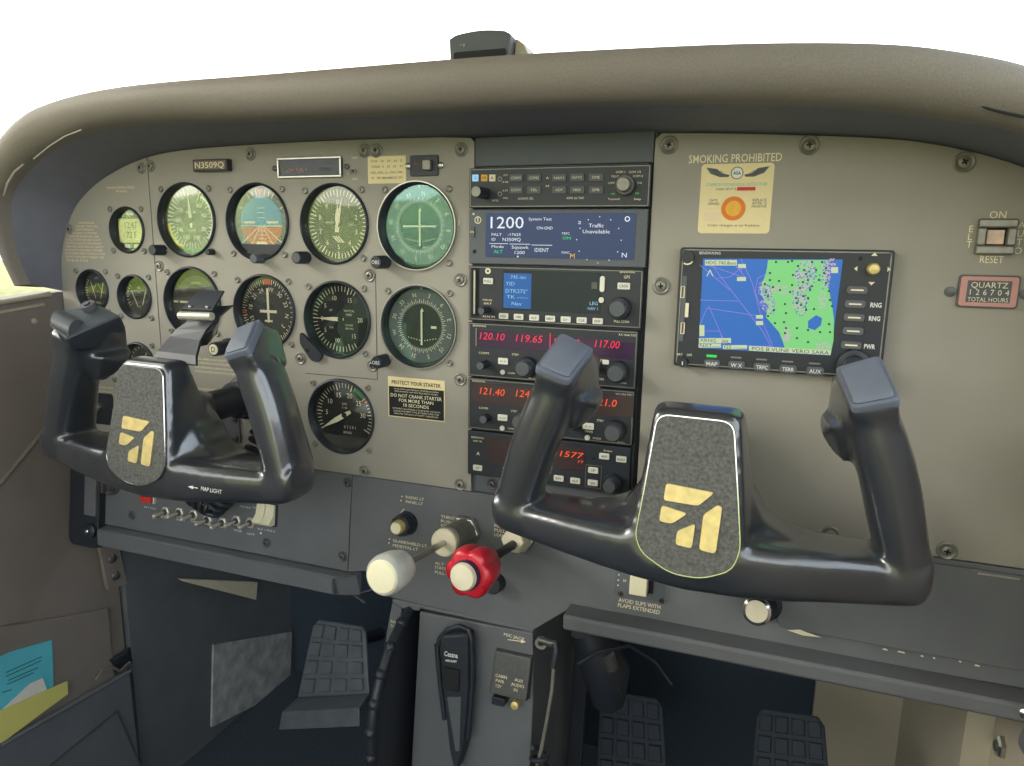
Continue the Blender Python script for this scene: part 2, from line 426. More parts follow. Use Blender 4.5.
# folded seam strip and corner tab of the lining at the left end
b = MB(go); s0 = [ip(34, 159, 86), ip(50, 146, 91), ip(66, 136, 95), ip(82, 130, 98)]
b.tube(s0, .9, 8); b.build('seam_welt', M['screw'], gs, smooth=True)
b = MB(go); s0 = [ip(4, 196, 74), ip(8, 184, 76), ip(15, 172, 79), ip(24, 164, 84)]
b.tube(s0, [.8, 1.8, 1.8, .8], 8); b.build('end_fold', M['vinyl'], gs, smooth=True)
b = MB(go); s0 = [ip(979, 105, 112), ip(990, 109, 112), ip(1005, 113, 112), ip(1024, 117, 112)]
b.tube(s0, .8, 6); b.build('cover_crease', M['dark'], gs)
# sensor housing standing on the shield
sx0, sz0 = U(450, 60, -60); sx1, sz1 = U(509, 56, -60); zt = U(480, 30.5, -60)[1]; tw = 62
t = thing('compass_housing', 'dark domed housing standing on top of the glareshield', 'compass housing', ((sx0+sx1)/2, sz0, -60))
W2 = (sx1-sx0)/2; H = zt-sz0
b = MB(); n = 10; pr = []
for i in range(n+1):
    x = -W2+2*W2*i/n; pr.append((x*1.04, H*(0.80+0.22*math.cos(x/W2*1.25)) - (2 if i in (0, n) else 0)))
poly = [(-W2*.96, -25)] + pr[:] + [(W2, -25)]
b.loft([[(x, y, 0) for x, y in poly], [(x*.97, y*.95-1 if y > 0 else y, -45) for x, y in poly]])
b.build('case', M['bay'], t, smooth=True, bevel=1.5)
b = MB(); b.box(-W2*.85, W2*.9, -5, H*.26, -.5, 1.2, r=2); b.build('front_lip', M['dark'], t)
b = MB(); b.loft([[(W2, -20, -10), (W2*1.1, H*.72, -10), (W2*1.35, H*.5, -10), (W2*1.62, -4, -10), (W2*1.6, -20, -10)], [(W2, -20, -40), (W2*1.1, H*.72, -40), (W2*1.35, H*.5, -40), (W2*1.62, -4, -40), (W2*1.6, -20, -40)]])
b.build('side_bracket', M['beige'], t, bevel=1)
b = MB(); b.disc(-W2*.62, H*.52, 1.0, 0, 1); b.disc(-W2*.5, H*.5, 1.5, 0, 1.2); b.build('screw', M['screw'], t)

# ================================================================== PANELS
def arc_between(x0, x1):
    return [p for p in Pp if x0 < p[0] < x1]
def zat(x):
    for a, c in zip(Pp, Pp[1:]):
        if a[0] <= x <= c[0] and c[0] > a[0]: return a[1]+(c[1]-a[1])*(x-a[0])/(c[0]-a[0])
    return 60
def panel(name, label, pts, mt, o):
    t = thing(name, label, 'instrument panel', (o[0], o[1], 0))
    b = MB(o); b.prism(pts, -3, 0); b.build('plate', mt, t, bevel=.6)
    return t
XS = U(147, 158)[0]
pl = panel('instrument_panel', 'small grey left end section of the instrument panel with curved edge', [(XS-.7, -112), (XS-.7, zat(XS))] + [p for p in reversed(Pp) if p[0] < XS-2] + [(-583, 30), (-575, -20), (-566, -112)], M['panel'], (-500, 60))
pf = panel('instrument_panel', 'grey flight instrument panel behind the left yoke', [(XS+.7, -114), (-42, -114), (-42, 168), (-41, 168), (-41, 222), (-45, 226)] + [p for p in reversed(Pp) if XS+2 < p[0] < -60] + [(XS+.7, zat(XS))], M['panel'], (-240, 50))
prr = panel('instrument_panel', 'wide plain grey right instrument panel behind the right yoke', [(124, -114), (470, -114)] + [p for p in reversed(Pp) if p[0] > 130] + [(130, 223.5), (124.5, 219)], M['panel'], (300, 50))
pc = thing('radio_bay', 'dark grey centre bay plate behind the radio stack', 'radio bay', (40, 50, 0))
b = MB((40, 50)); b.box(-43, 126, -116, 226, -9, -5); b.build('plate', M['bay'], pc)
b = MB((40, 50)); b.box(-40.5, 123.5, 200.5, 226, -4.9, -1.2, r=.5); b.build('blanking_plate', M['bay'], pc, bevel=.5)
b = MB((40, 50)); b.box(119.6, 124, -112, 200, -4.9, -2.5); b.build('side_rail', M['dark'], pc)
# seams on the flight panel
b = MB((-240, 50)); sxx = U(376, 300)[0]
b.box(sxx-.4, sxx+.4, -8, 100, 0, .25); b.box(-235, sxx, -8.6, -7.8, 0, .25); b.build('seam', M['screwd'], pf)
# writing printed on the panels
def tx(b, s, x0, y0, x1, y1, h, frame=0, z=.3, w=0, bold=.0, shear=0):
    a = (UL if frame else U)(x0, y0, w); c = (UL if frame else U)(x1, y1, w)
    wd = math.hypot(c[0]-a[0], c[1]-a[1])
    b.text(s, (a[0]+c[0])/2, (a[1]+c[1])/2, h, z+w, width=wd, bold=bold, shear=shear)
b = MB((-500, 60))
tx(b, 'MANEUVERING SPEED', 107, 187, 135, 188, 2.6); tx(b, '99 KIAS', 116, 191, 127, 191.5, 2.4)
rows = ['WARNING', 'ASSURE THAT ALL', 'CONTAMINANTS', 'INCLUDING WATER ARE', 'REMOVED FROM FUEL AND', 'FUEL SYSTEM BEFORE FLIGHT', 'FAILURE TO ASSURE CONTAMINANT', 'FREE FUEL AND HEED ALL SAFETY', 'INSTRUCTIONS AND OWNER', 'ADVISORIES PRIOR TO FLIGHT CAN', 'RESULT IN BODILY INJURY OR', 'DEATH']
ex = [(78, 94), (76, 98), (76, 94), (71, 97), (69, 99), (67, 101), (66, 102), (66, 104), (65, 103), (65, 105), (66, 104), (67, 88)]
for i, (s, (a, c)) in enumerate(zip(rows, ex)):
    y = 222.5+i*3.42; tx(b, s, a, y, c, y+.6, 2.5)
for i, s in enumerate(['DO NOT EXTEND FLAPS', 'ABOVE 110 KIAS']): tx(b, s, 88, 386+i*4, 113, 388+i*4, 2.6)
b.build('lettering', M['tan'], pl)
b = MB((-240, 50))
for i, (s, a, c) in enumerate([('THIS AIRPLANE MUST', 195, 226), ('BE OPERATED IN ACCORDANCE WITH', 195, 240), ('THE OPERATING LIMITATIONS AS', 195, 233), ('STATED IN THE FORM OF PLACARDS', 195, 238)]):
    tx(b, s, a, 358.5+i*4.2, c, 361+i*4.5, 2.5)
tx(b, 'NO ACROBATIC MANEUVERS APPROVED', 196, 388, 232, 392, 2.5); tx(b, 'EXCEPT THOSE LISTED', 196, 392.5, 230, 396.5, 2.5)
tx(b, 'NAV', 352, 157.6, 358, 157.8, 2); tx(b, 'GPS', 352, 178.8, 358, 179, 2)
b.text('NAV 1', *U(459, 221), 2, .3, rot=PI/2)
b.build('lettering', M['cream'], pf)
b = MB((300, 50)); tx(b, 'SMOKING PROHIBITED', 689, 158.3, 782, 157.8, 6.4, bold=.006)
b.build('lettering', M['cream'], prr)

# lower panels
b = MB(); ll = UL(98, 524)[0]
def lower(name, label, pts, o, z=0):
    t = thing(name, label, 'lower panel', (o[0], o[1], z), FL)
    q = MB(o); q.prism(pts, -4, 0); q.build('plate', M['lower'], t, bevel=.6); return t
lsx = UL(351, 500)[0]
lbot = UL(345, 571)[1]
low1 = lower('lower_panel', 'dark lower left panel carrying the row of electrical switches', [(-536, lbot), (lsx-.5, lbot), (lsx-.5, 0), (-536, 0)], (-370, -50))
cb = [UL(365, 571), UL(389, 597), UL(533, 630), UL(571, 608), UL(1016, 687)]
low2 = lower('lower_panel', 'dark centre and right lower panel around the throttle and mixture controls', [(lsx+.5, lbot), cb[0], cb[1], cb[2], cb[3], (440, cb[4][1]), (462, cb[4][1]), (462, 0), (lsx+.5, 0)], (100, -50))
b = MB((-370, -50))
sw = [(142.5, 508, 'ALT FLD'), (163, 518, 'BAT'), (178.5, 520, 'FUEL PUMP'), (195, 523, 'BCN'), (209, 525, 'LAND'), (224, 527.5, 'TAXI'), (238, 530, 'NAV'), (250, 534, 'STROBE')]
tx(b, 'ALT FLD', 144, 507, 156, 508.5, 2.2, 1)
for px, py, s in [(165, 517, 'ON'), (181, 519.5, 'BCN'), (195, 521, 'LAND'), (208, 524, 'TAXI'), (223, 526.5, 'NAV'), (238, 530, 'STROBE'), (251, 533.5, 'OFF')]: tx(b, s, px-4, py, px+4, py+1, 2.1, 1)
tx(b, 'AVN BUS', 240, 506, 251, 508, 2, 1); tx(b, 'MASTER', 253, 507, 262, 509, 2, 1); tx(b, 'BUS 1', 258, 528.5, 265, 530, 2.2, 1); tx(b, 'BUS 2', 267, 530, 275, 531.5, 2.2, 1); tx(b, '1', 260, 533, 262, 533.3, 2, 1)
b.build('lettering', M['white'], low1)
def low_text(rows, extra=None, bold=0):
    b = MB((100, -50))
    for r_ in rows: tx(b, r_[0], *r_[1:5], r_[5], 1, bold=bold)
    if extra: extra(b)
    b.build('lettering', M['cream'], low2)
def dots(lst):
    def g(b):
        for px, py in lst: q = UL(px, py); b.disc(q[0], q[1], .8, 0, .3, 8)
    return g
def arrow(px, py, dx, dy, lst):
    def g(b):
        b.line([UL(px, py), UL(px+dx, py+dy)], .8, .3); dots(lst)(b)
    return g
low_text([('RADIO LT', 406, 497, 424, 499.3, 2.9), ('PANEL LT', 406, 501.5, 423, 503.8, 2.9)], arrow(404, 509, -4, 5, [(402, 496.5), (401, 500.5)]))
low_text([('GLARESHIELD LT', 393, 540.5, 427, 546, 2.9), ('PEDESTAL LT', 393, 545, 418, 549.5, 2.9)], arrow(401.5, 552.5, 2, 5, [(389.5, 539), (389, 543)]))
low_text([('THROT', 441, 516.5, 457, 518.5, 3), ('PUSH', 441, 521, 453, 522.5, 3), ('OPEN', 441, 525, 453, 527, 3)])
low_text([('ALT', 435, 563, 444, 564, 2.9), ('STATIC AIR', 435, 567.6, 455, 569.9, 2.9), ('PULL ON', 435, 572.2, 453, 574.8, 2.9)])
low_text([(s, 494.5, 525.5+i*4.6, 494.5+(8, 11, 11)[i], 526.5+i*4.6, 3) for i, s in enumerate(['MIX', 'PULL', 'LEAN'])])
low_text([('AVOID SLIPS WITH', 618.5, 600, 660.5, 606.5, 3.7), ('FLAPS EXTENDED', 618, 605, 660, 612, 3.7)], bold=.004)
low_text([('12V', 727, 594, 734, 595, 2)])

b = MB((100, -50)); gb0 = UL(784, 568); gb1 = UL(1018, 604); gb2 = UL(1015, 671); gb3 = UL(784, 626)
gl = thing('glovebox_door', 'flat dark grey glovebox door with chipped lower edge', 'glovebox door', ((gb0[0]+gb1[0])/2, -50, 0), FL)
go2 = ((gb0[0]+gb1[0])/2, -50)
X0, X1 = gb0[0]-2, 440; Y0, Y1 = UL(784, 627)[1], -4
b = MB(go2); b.box(X0, X1, Y0, Y1, .1, 3, r=6); b.build('door_panel', M['lower'], gl, bevel=.8)
b = MB(go2); q = [UL(787, 630, 3), UL(800, 629.5, 3), UL(806, 632, 3), UL(822, 637.5, 3), UL(803, 635.5, 3)]
b.flat(q, 3.1)
for px, py, s in ((885, 649.3, 2), (901, 652, 3), (922, 656, 1.2), (934, 658, 1), (960, 661.5, 1), (977, 665.5, 2)):
    a = UL(px, py, 3); b.flat([(a[0]-s, a[1]-.4), (a[0]+s, a[1]-.7), (a[0]+s*.8, a[1]+.5), (a[0]-s*.6, a[1]+.7)], 3.1)
b.build('paint_chip', M['ivory'], gl)
b = MB(go2); a = UL(978, 568, 3); c = UL(1008, 574, 3); b.box(a[0], c[0]+8, -7.5, -6, 3, 4); b.build('latch_bar', M['steel'], gl)

# padded rails below the lower panels
def rail(label, x0, x1, ends, o, ytop, prot=24, hgt=19):
    t = thing('knee_rail', label, 'knee rail', (o[0], o[1], 0), FL)
    b = MB(o)
    sec = lambda x, s, dx=0: [(x, ytop, -6), (x, ytop, 4), (x+dx*.4, ytop-2, prot*s), (x+dx, ytop-4-hgt*.0, prot*s+2), (x+dx, ytop-hgt, prot*s), (x+dx, ytop-hgt-3, prot*s-6), (x, ytop-hgt-3, -6)]
    b.loft([sec(x0, 1), sec(x0+20, 1), sec(x1-20, 1), sec(x1, 1, ends)])
    b.build('padding', M['lower'], t, smooth=False, bevel=1.5); return t
rail('dark padded rail along the bottom of the left switch panel', -528, UL(362, 571)[0]-4, -24, (-350, lbot), lbot-.5, prot=13, hgt=22)
rail('long dark padded rail under the glovebox and flap switch panel', UL(568, 610)[0]+2, 452, 0, (250, cb[4][1]), cb[4][1]-.5, prot=24, hgt=16)
# left post with rounded foot
t = thing('panel_end_post', 'dark rounded post at the left end of the switch panel', 'panel post', (-572, -60, 0), FL)
b = MB((-572, -60)); b.box(-582, -532, lbot-30, 0, -6, 10, r=10); b.build('post', M['black'], t, bevel=2)
b = MB((-572, -60)); b.box(-553, -534, lbot+12, -3, 10, 13, r=2); b.build('channel', M['lower'], t, bevel=1)
b = MB((-572, -60)); q = UL(89, 531, 14); b.lathe([(9, 10), (9, 14), (6, 16)], q[0], q[1]); b.build('pivot', M['black'], t, smooth=True)
b = MB((-572, -60)); b.lathe([(3, 15), (3, 18), (1.5, 19)], q[0], q[1], 12); b.build('screw', M['chrome'], t, smooth=True)

# ================================================================== SCREWS
def screw_proto(name, lab, r, mt, group, frame=None):
    t = thing(name, lab, 'screw', (0, 0, 0), frame, group)
    b = MB(); b.lathe([(r, 0), (r, .9), (r*.86, 1.5), (r*.62, 1.0), (r*.58, .8)], 0, 0, 24); b.build('washer', mt, t, smooth=True)
    b = MB(); b.lathe([(r*.56, .6), (r*.54, 2.0), (r*.3, 2.6)], 0, 0, 20); b.build('head', mt, t, smooth=True)
    b = MB(); k = r*.3; b.box(-k, k, -k*.3, k*.3, 2.5, 2.75); b.box(-k*.3, k*.3, -k, k, 2.5, 2.75); b.build('cross_slot', M['dark'], t)
    return t
sl_ = [
 (140.5, 168, 'on the left end panel section, at its top beside the seam'), (150, 166, 'at the top left corner of the flight panel beside the seam'),
 (250, 154, 'between the registration plate and the annunciator'), (364, 150.5, 'left one of the touching pair above the altimeter'),
 (376, 150.5, 'right one of the touching pair above the altimeter'), (461, 149.5, 'at the top right corner of the flight panel'),
 (69, 229, 'at the curved left edge next to the warning text'), (158.5, 266, 'on the seam below the airspeed indicator'),
 (460, 280, 'right of the course indicators, halfway between the two'), (460, 379.5, 'between the starter placard and the radio stack'),
 (460, 484.5, 'at the bottom right corner of the flight panel'), (364.5, 471, 'below the tachometer at the panel bottom edge'),
 (369, 275.5, 'between altimeter and vertical speed indicator'), (372, 365.5, 'below left of the lower course indicator knob'),
 (300, 358.5, 'below left of the vertical speed indicator'),
 (669, 145, 'at the top left corner of the right panel'), (809.5, 145, 'at the top middle of the right panel'), (964.5, 162, 'at the top right of the right panel'),
 (661, 286, 'left of the moving map display'), (947, 551, 'at the bottom right of the right panel near the glovebox'), (831, 535, 'under the right yoke bar, at the right panel bottom')]
proto = None
for px, py, where in sl_:
    u = U(px, py, 1)
    lab = 'panel screw ' + where
    if proto is None: proto = screw_proto('panel_screw', lab, 6.6, M['screw'], 'screws with washers holding the grey panels'); s = proto
    else: s = dup(proto, lab)
    k = 7.6/6.6 if px > 600 else (.95 if px < 200 else 1.0)
    s.matrix_world = FP @ Matrix.Translation((u[0]/1000, u[1]/1000, 0)) @ Matrix.Rotation(random.uniform(-.6, .6), 4, 'Z') @ Matrix.Scale(k, 4)
proto = None
for px, py, where in [(347, 482.5, 'at the top of the seam beside the panel light dimmer'), (342, 556.5, 'at the bottom right of the switch panel'), (266, 543, 'below the white master switch'), (131.5, 515.5, 'at the left end of the switch row'), (491, 485, 'on the filler plate under the autopilot')]:
    lab = 'black round screw ' + where
    if proto is None: proto = screw_proto('black_screw', lab, 5.6, M['screwd'], 'black screws on the lower panels'); s = proto
    else: s = dup(proto, lab)
    if py == 485: u = U(px, py, 1); s.matrix_world = FP @ Matrix.Translation((u[0]/1000, u[1]/1000, -.0025))
    else: u = UL(px, py, 1); s.matrix_world = FL @ Matrix.Translation((u[0]/1000, u[1]/1000, 0))
proto = None
for px, py, where in [(620.5, 594, 'left of the flap warning text'), (661.5, 601, 'right of the flap warning text'), (240, 0, ''),]:
    if not where: continue
    lab = 'tiny dark screw ' + where
    if proto is None: proto = screw_proto('small_screw', lab, 2.6, M['screwd'], 'tiny screws of the flap switch plate'); s = proto
    else: s = dup(proto, lab)
    u = UL(px, py, 1); s.matrix_world = FL @ Matrix.Translation((u[0]/1000, u[1]/1000, 0))

# ================================================================== ROUND GAUGES
HOLES = []
ZO = 8      # the cases sit in round cut-outs, their dials behind the panel face
def gauge(name, label, cat, px, py, R=41.5, face='face', glass='glass', rim=None, screws=True, off=None, lift=11):
    u = U(px-1.6, py, 3); o = (u[0], u[1])
    t = thing(name, label, cat, (o[0], o[1], -ZO), group=None); HOLES.append((o[0], o[1], R-1.2)); zs = ZO
    b = MB(); r = R-.9
    b.lathe([(r, 0.05), (r-.2, lift-1.4), (r-1.0, lift-.3), (r-1.9, lift), (r-2.5, lift-.7), (r-2.7, lift-2.2), (r-2.9, 1.4), (r-3.0, .6)], 0, 0, 56, caps=False)
    b.build('bezel', M[rim] if rim else M['bezel'], t, smooth=True)
    b = MB(); b.disc(0, 0, r-3.1, .05, .8, 48); b.build('dial', M[face], t)
    b = MB(); b.disc(0, 0, r-2.95, 3.5, 3.9, 48); b.build('glass', M[glass], t)
    if screws:
        q = R*.80
        for sx, sy in ((1, 1), (-1, 1), (-1, -1), (1, -1)):
            k = off or 1.0; a = q*k
            b = MB(); b.lathe([(3.4, zs), (3.4, zs+1.4), (2.4, zs+2.2), (1.3, zs+2.0), (1.2, zs+1.0)], sx*a, sy*a, 14); b.build('screw', M['screw'], t, smooth=True)
    return t
def knob(t, dx, dy, r, h, mt='black', cap=None, txt=None, name='knob', z0=0, flute=0):
    if 'glass' in [c.name.split('.')[0] for c in t.children]: h += ZO; z0 += 3.9
    b = MB()
    if flute:
        rings = []
        for rr, z in ((r, z0), (r, h-1), (r*.9, h)):
            rings.append([(dx+(rr*(1-.06*(i % 2)))*math.cos(2*PI*i/(2*flute)), dy+(rr*(1-.06*(i % 2)))*math.sin(2*PI*i/(2*flute)), z) for i in range(2*flute)])
        b.loft(rings)
    else: b.lathe([(r*1.05, z0), (r, z0+2), (r*.96, h-1), (r*.85, h)], dx, dy, 24)
    k = b.build(name, M[mt], t, smooth=not flute)
    if cap: b = MB(); b.disc(dx, dy, r*.72, h, h+.4, 24); b.build('knob_cap', M[cap], k)
    if txt: b = MB(); b.text(txt, dx, dy, r*.55, h+.6); b.build('knob_lettering', M['white'], k)
    return k
def marks(t, fn, mt, name='markings'):
    b = MB(); fn(b); return b.build(name, M[mt], t, smooth='flat')
def pol(r, a): q = math.radians(90-a); return r*math.cos(q), r*math.sin(q)
def nums(b, lst, r, h, z=.95, rotate=False):
    for s, a in lst:
        x, y = pol(r, a); b.text(s, x, y, h, z, rot=(-math.radians(a) if rotate else 0))
def needle(t, a, r1, w=3.4, tail=8, z=1.8, mt='ivory', name='needle'):
    b = MB(); q = math.radians(90-a); c, s = math.cos(q), math.sin(q)
    P = lambda r, h: (r*c-h*s, r*s+h*c)
    b.prism([P(-tail, -w*.35), P(0, -w*.6), P(r1*.35, -w*.6), P(r1, 0), P(r1*.35, w*.6), P(0, w*.6), P(-tail, w*.35)], z, z+.4)
    return b.build(name, M[mt], t)
def hubcap(t, r=3): b = MB(); b.disc(0, 0, r, 1, 2.6, 16); b.build('hub', M['face'], t)

# airspeed
t = gauge('airspeed_indicator', 'airspeed indicator dial with a green arc, first large dial of the top row', 'gauge', 186, 220, face='facereflect')
def f(b):
    for i in range(40): a = 25+i*8.2; b.tick(0, 0, a, 26 if i % 2 else 24, 31 if a > 60 and a < 190 else 34, .9, .95)
    nums(b, [('40', 35), ('60', 72), ('80', 118), ('100', 160), ('120', 205), ('140', 240), ('160', 272), ('200', 305)], 19.5, 5)
    b.text('KNOTS', 0, -11, 2.6, .95); b.text('AIRSPEED', 0, 9, 2.6, .95)
marks(t, f, 'ivory')
marks(t, lambda b: b.ring(0, 0, 31, 35, .85, 1.0, 48, 45, 205), 'green', 'green_arc')
marks(t, lambda b: b.ring(0, 0, 31, 35, .85, 1.0, 48, 205, 262), 'yellow', 'yellow_arc')
marks(t, lambda b: b.ring(0, 0, 28.5, 31, .85, 1.0, 48, 30, 130), 'white', 'white_arc')
needle(t, -4, 27); hubcap(t)
knob(t, -36, -33, 6, 16, 'black')
knob(t, 34, -34, 3.4, 9, 'black', name='side_knob')
# attitude
t = gauge('attitude_indicator', 'artificial horizon dial showing blue sky over brown ground', 'gauge', 257, 222)
marks(t, lambda b: b.ring(0, 0, 27, 35.8, .85, 1.3, 48), 'knobgrey', 'roll_ring')
def f(b):
    pts = [pol(27, a) for a in range(-98, 99, 7)]; b.prism(pts, .85, 1.6)
marks(t, f, 'bluesky', 'sky_half')
def f(b):
    pts = [pol(27, a) for a in range(98, 263, 7)]; b.prism(pts, .85, 1.6)
marks(t, f, 'brown', 'ground_half')
def f(b):
    b.line([pol(27, 98), pol(27, -98)], .8, 1.75)
    for x in (-24, -12, 0, 12, 24): b.line([(x*.12, -4), (x*1.1, -22)], .7, 1.75)
    for y in (5, 10, 15): b.line([(-5, y), (5, y)], .5, 1.75)
    for y in (-9, -13, -17): b.line([(-5, y), (5, y)], .5, 1.75)
    for a in (-60, -30, -20, -10, 10, 20, 30, 60): b.tick(0, 0, a, 28, 34, .8, 1.4)
marks(t, f, 'ivory')
marks(t, lambda b: (b.prism([(0, 27), (-3.4, 34), (3.4, 34)], 1.5, 2.2)), 'brown', 'top_index')
marks(t, lambda b: (b.prism([(-12, -34), (12, -34), (6, -20), (-6, -20)], 1.7, 2.6), b.box(-22, -8, -1, 1, 2, 2.6), b.box(8, 22, -1, 1, 2, 2.6)), 'tan', 'aircraft_symbol')
marks(t, lambda b: b.prism([pol(35.5, a) for a in range(130, 231, 10)], 2.7, 4), 'black', 'lower_mask')
knob(t, 4, -38, 5, 14, 'knobgrey')
# altimeter
t = gauge('altimeter', 'altimeter dial with both hands near zero and olive face', 'gauge', 334, 224, face='facereflect')
def f(b):
    for i in range(50): b.tick(0, 0, i*7.2, 29 if i % 5 else 27, 34.5, .9 if i % 5 else 1.3, .95)
    nums(b, [(str(i), i*36) for i in range(10)], 22.5, 5)
    b.text('ALT', 0, 11, 2.8, .95); b.text('100 FEET', -10, 2, 1.9, .95); b.text('29.92', 15, 0, 2.2, .95)
    for k in (-3, 0, 3): b.line([(k-3, -12), (k+3, -18)], 1.2, .95)
marks(t, f, 'ivory'); needle(t, 14, 28, 3, z=2.6); needle(t, 2, 20, 4.6, z=1.9, name='short_needle'); hubcap(t)
knob(t, -35, -34, 6.5, 17, 'black', cap='knobgrey')
# VOR 1
t = gauge('course_indicator', 'upper course indicator dial with crossed white needles and teal glassy sheen', 'gauge', 417, 226, R=43, glass='glassteal', rim=None, face='face')
def vor(t, hz, rot):
    marks(t, lambda b: b.ring(0, 0, 22, 37, .85, 2.2, 56), 'bay', 'compass_card')
    def f(b):
        for i in range(72): b.tick(0, 0, i*5+rot, 23, 25.5 if i % 2 else 27.2, .6, 2.35)
        nums(b, [(s, i*30+rot) for i, s in enumerate(['N', '3', '6', 'E', '12', '15', 'S', '21', '24', 'W', '30', '33'])], 31.5, 4.4, 2.35, True)
        b.prism([(0, 36), (-2.2, 40), (2.2, 40)], 2.3, 2.6)
        for i in range(-5, 6):
            if i: b.disc(i*3, -15+abs(i)*.6, .6, .9, 1.1, 8)
        b.prism([(0, 18), (-2, 14.5), (2, 14.5)], .9, 1.2)
    marks(t, f, 'ivory')
    marks(t, lambda b: b.box(-.9, .9, -19, 15, 2.0, 2.4), 'ivory', 'needle')
    if hz: marks(t, lambda b: b.box(-18, 18, -.9, .9, 2.6, 3.0), 'ivory', 'glideslope_needle')
    else: marks(t, lambda b: b.box(10, 16, -2, .5, 1, 1.4), 'ivory', 'flag')
    marks(t, lambda b: b.ring(0, 0, (43 if hz else 42.5)-1.6, (43 if hz else 42.5)-.6, 10.2, 11.4, 56), 'steel', 'rim')
vor(t, True, 8)
marks(t, lambda b: b.text('NAV', 6, -20, 2.4, .95), 'ivory', 'flag_lettering')
knob(t, -35, -35, 6.6, 19, 'black', txt='OBS')
# turn coordinator
t = gauge('turn_coordinator', 'turn coordinator dial mostly hidden behind the left yoke clip', 'gauge', 192, 303)
marks(t, lambda b: (b.ring(0, 0, 20, 30, .85, 1.1, 40, -60, 60)), 'knobgrey', 'upper_sector')
marks(t, lambda b: (b.box(-24, 24, -1.2, 1.2, 1.4, 2), b.disc(0, 0, 4, 1.4, 2.2, 16), b.text('L', -24, -10, 3.5, .95), b.text('R', 24, -10, 3.5, .95), b.text('TURN COORDINATOR', 0, -26, 2.2, .95), b.text('2 MIN', 0, -21, 2.2, .95), b.text('NO PITCH', 0, 22, 2.2, 1.2), b.tick(0, 0, 60, 25, 33, 2, .95), b.tick(0, 0, 90, 27, 34, 2, .95), b.tick(0, 0, -90, 27, 34, 2, .95)), 'ivory')
# heading indicator
t = gauge('heading_indicator', 'heading indicator dial with red index and small aircraft symbol behind the left yoke grip', 'gauge', 264, 312)
def f(b):
    for i in range(72): b.tick(0, 0, i*5, 31 if i % 2 else 29, 34.6, .8, .95)
    nums(b, [('W', 10), ('30', 40), ('33', 70), ('N', 100), ('3', 130), ('6', 160), ('E', 190), ('12', 220), ('15', 250), ('18', 280), ('21', 310), ('24', 338)], 24, 5, .95, True)
    b.box(-1.3, 1.3, -12, 25, 1.2, 1.6); b.box(-11, 11, -1.6, 1.4, 1.2, 1.6); b.box(-5, 5, -11.5, -9.5, 1.2, 1.6)
marks(t, f, 'ivory')
marks(t, lambda b: (b.box(-4.5, 4.5, 29, 35, 1.1, 1.5), b.box(-34, -29, -3, 0, 1.1, 1.5)), 'red', 'heading_bug')
knob(t, -33, -34, 5, 14, 'black'); 
# VSI
t = gauge('vertical_speed_indicator', 'vertical speed dial with needle level at left, green glint at top', 'gauge', 337, 320, glass='glassgreen', face='face')
def f(b):
    for i in range(-17, 18): b.tick(0, 0, 270+i*7.2, 27 if i % 5 == 0 else 29, 34.5, 1.1 if i % 5 == 0 else .8, .95)
    nums(b, [('0', 270), ('5', 306), ('10', 342), ('15', 30), ('20', 90), ('15', 138), ('10', 192), ('5', 238)], 23, 4.8)
    b.text('VERTICAL', 10, 9, 2.2, .95); b.text('SPEED', 10, 5, 2.2, .95); b.text('100 FEET', 10, -6, 2, .95); b.text('PER MIN', 10, -9.5, 2, .95); b.text('UP', -12, 9, 2.4, .95); b.text('DN', -12, -9, 2.4, .95)
marks(t, f, 'ivory'); needle(t, 270, 28, 3.4, tail=4); hubcap(t)
b = MB(); b.prism(roundpoly([(-44, -14), (-30, -26), (-16, -38), (-22, -46), (-31, -45), (-45, -27)], 4), 8.05, 12); b.build('mounting_ear', M['bezel'], t, bevel=.8)
b = MB(); b.disc(-35, -34, 2.2, 12, 12.4, 12); b.build('ear_hole', M['dark'], t)
# VOR 2
t = gauge('course_indicator', 'lower course indicator dial with one vertical needle and green tint', 'gauge', 419, 327, R=42.5, glass='glassgreen')
vor(t, False, -14)
knob(t, -38, -36, 6.6, 19, 'black', txt='OBS')
# tachometer
t = gauge('tachometer', 'tachometer dial with green arc and needle at rest, lowest large dial', 'gauge', 341, 417, R=42)
def f(b):
    for i in range(36): b.tick(0, 0, 240+i*6.86, 27.5 if i % 5 == 0 else 29.5, 34.5, 1.2 if i % 5 == 0 else .8, .95)
    nums(b, [('5', 274), ('10', 308), ('15', 343), ('20', 17), ('25', 51), ('30', 86)], 22.5, 5.4)
    b.text('RPM', 0, 12, 2.4, .95); b.text('X 100', 0, 8, 2, .95); b.text('HOURS', 3, -19, 2.4, .95)
    b.text('0 7 3 8 1', 6, -13, 3.2, 1.1)
    b.tick(0, 0, 120, 27, 34.5, 1.6, .95)
marks(t, f, 'ivory'); marks(t, lambda b: b.ring(0, 0, 29, 34.6, .9, 1.05, 60, 24, 50), 'green', 'green_arc'); marks(t, lambda b: b.tick(0, 0, 55, 29, 34.6, 1.6, 1.0), 'red', 'red_line')
needle(t, 240, 33, 4.6, tail=9); hubcap(t)
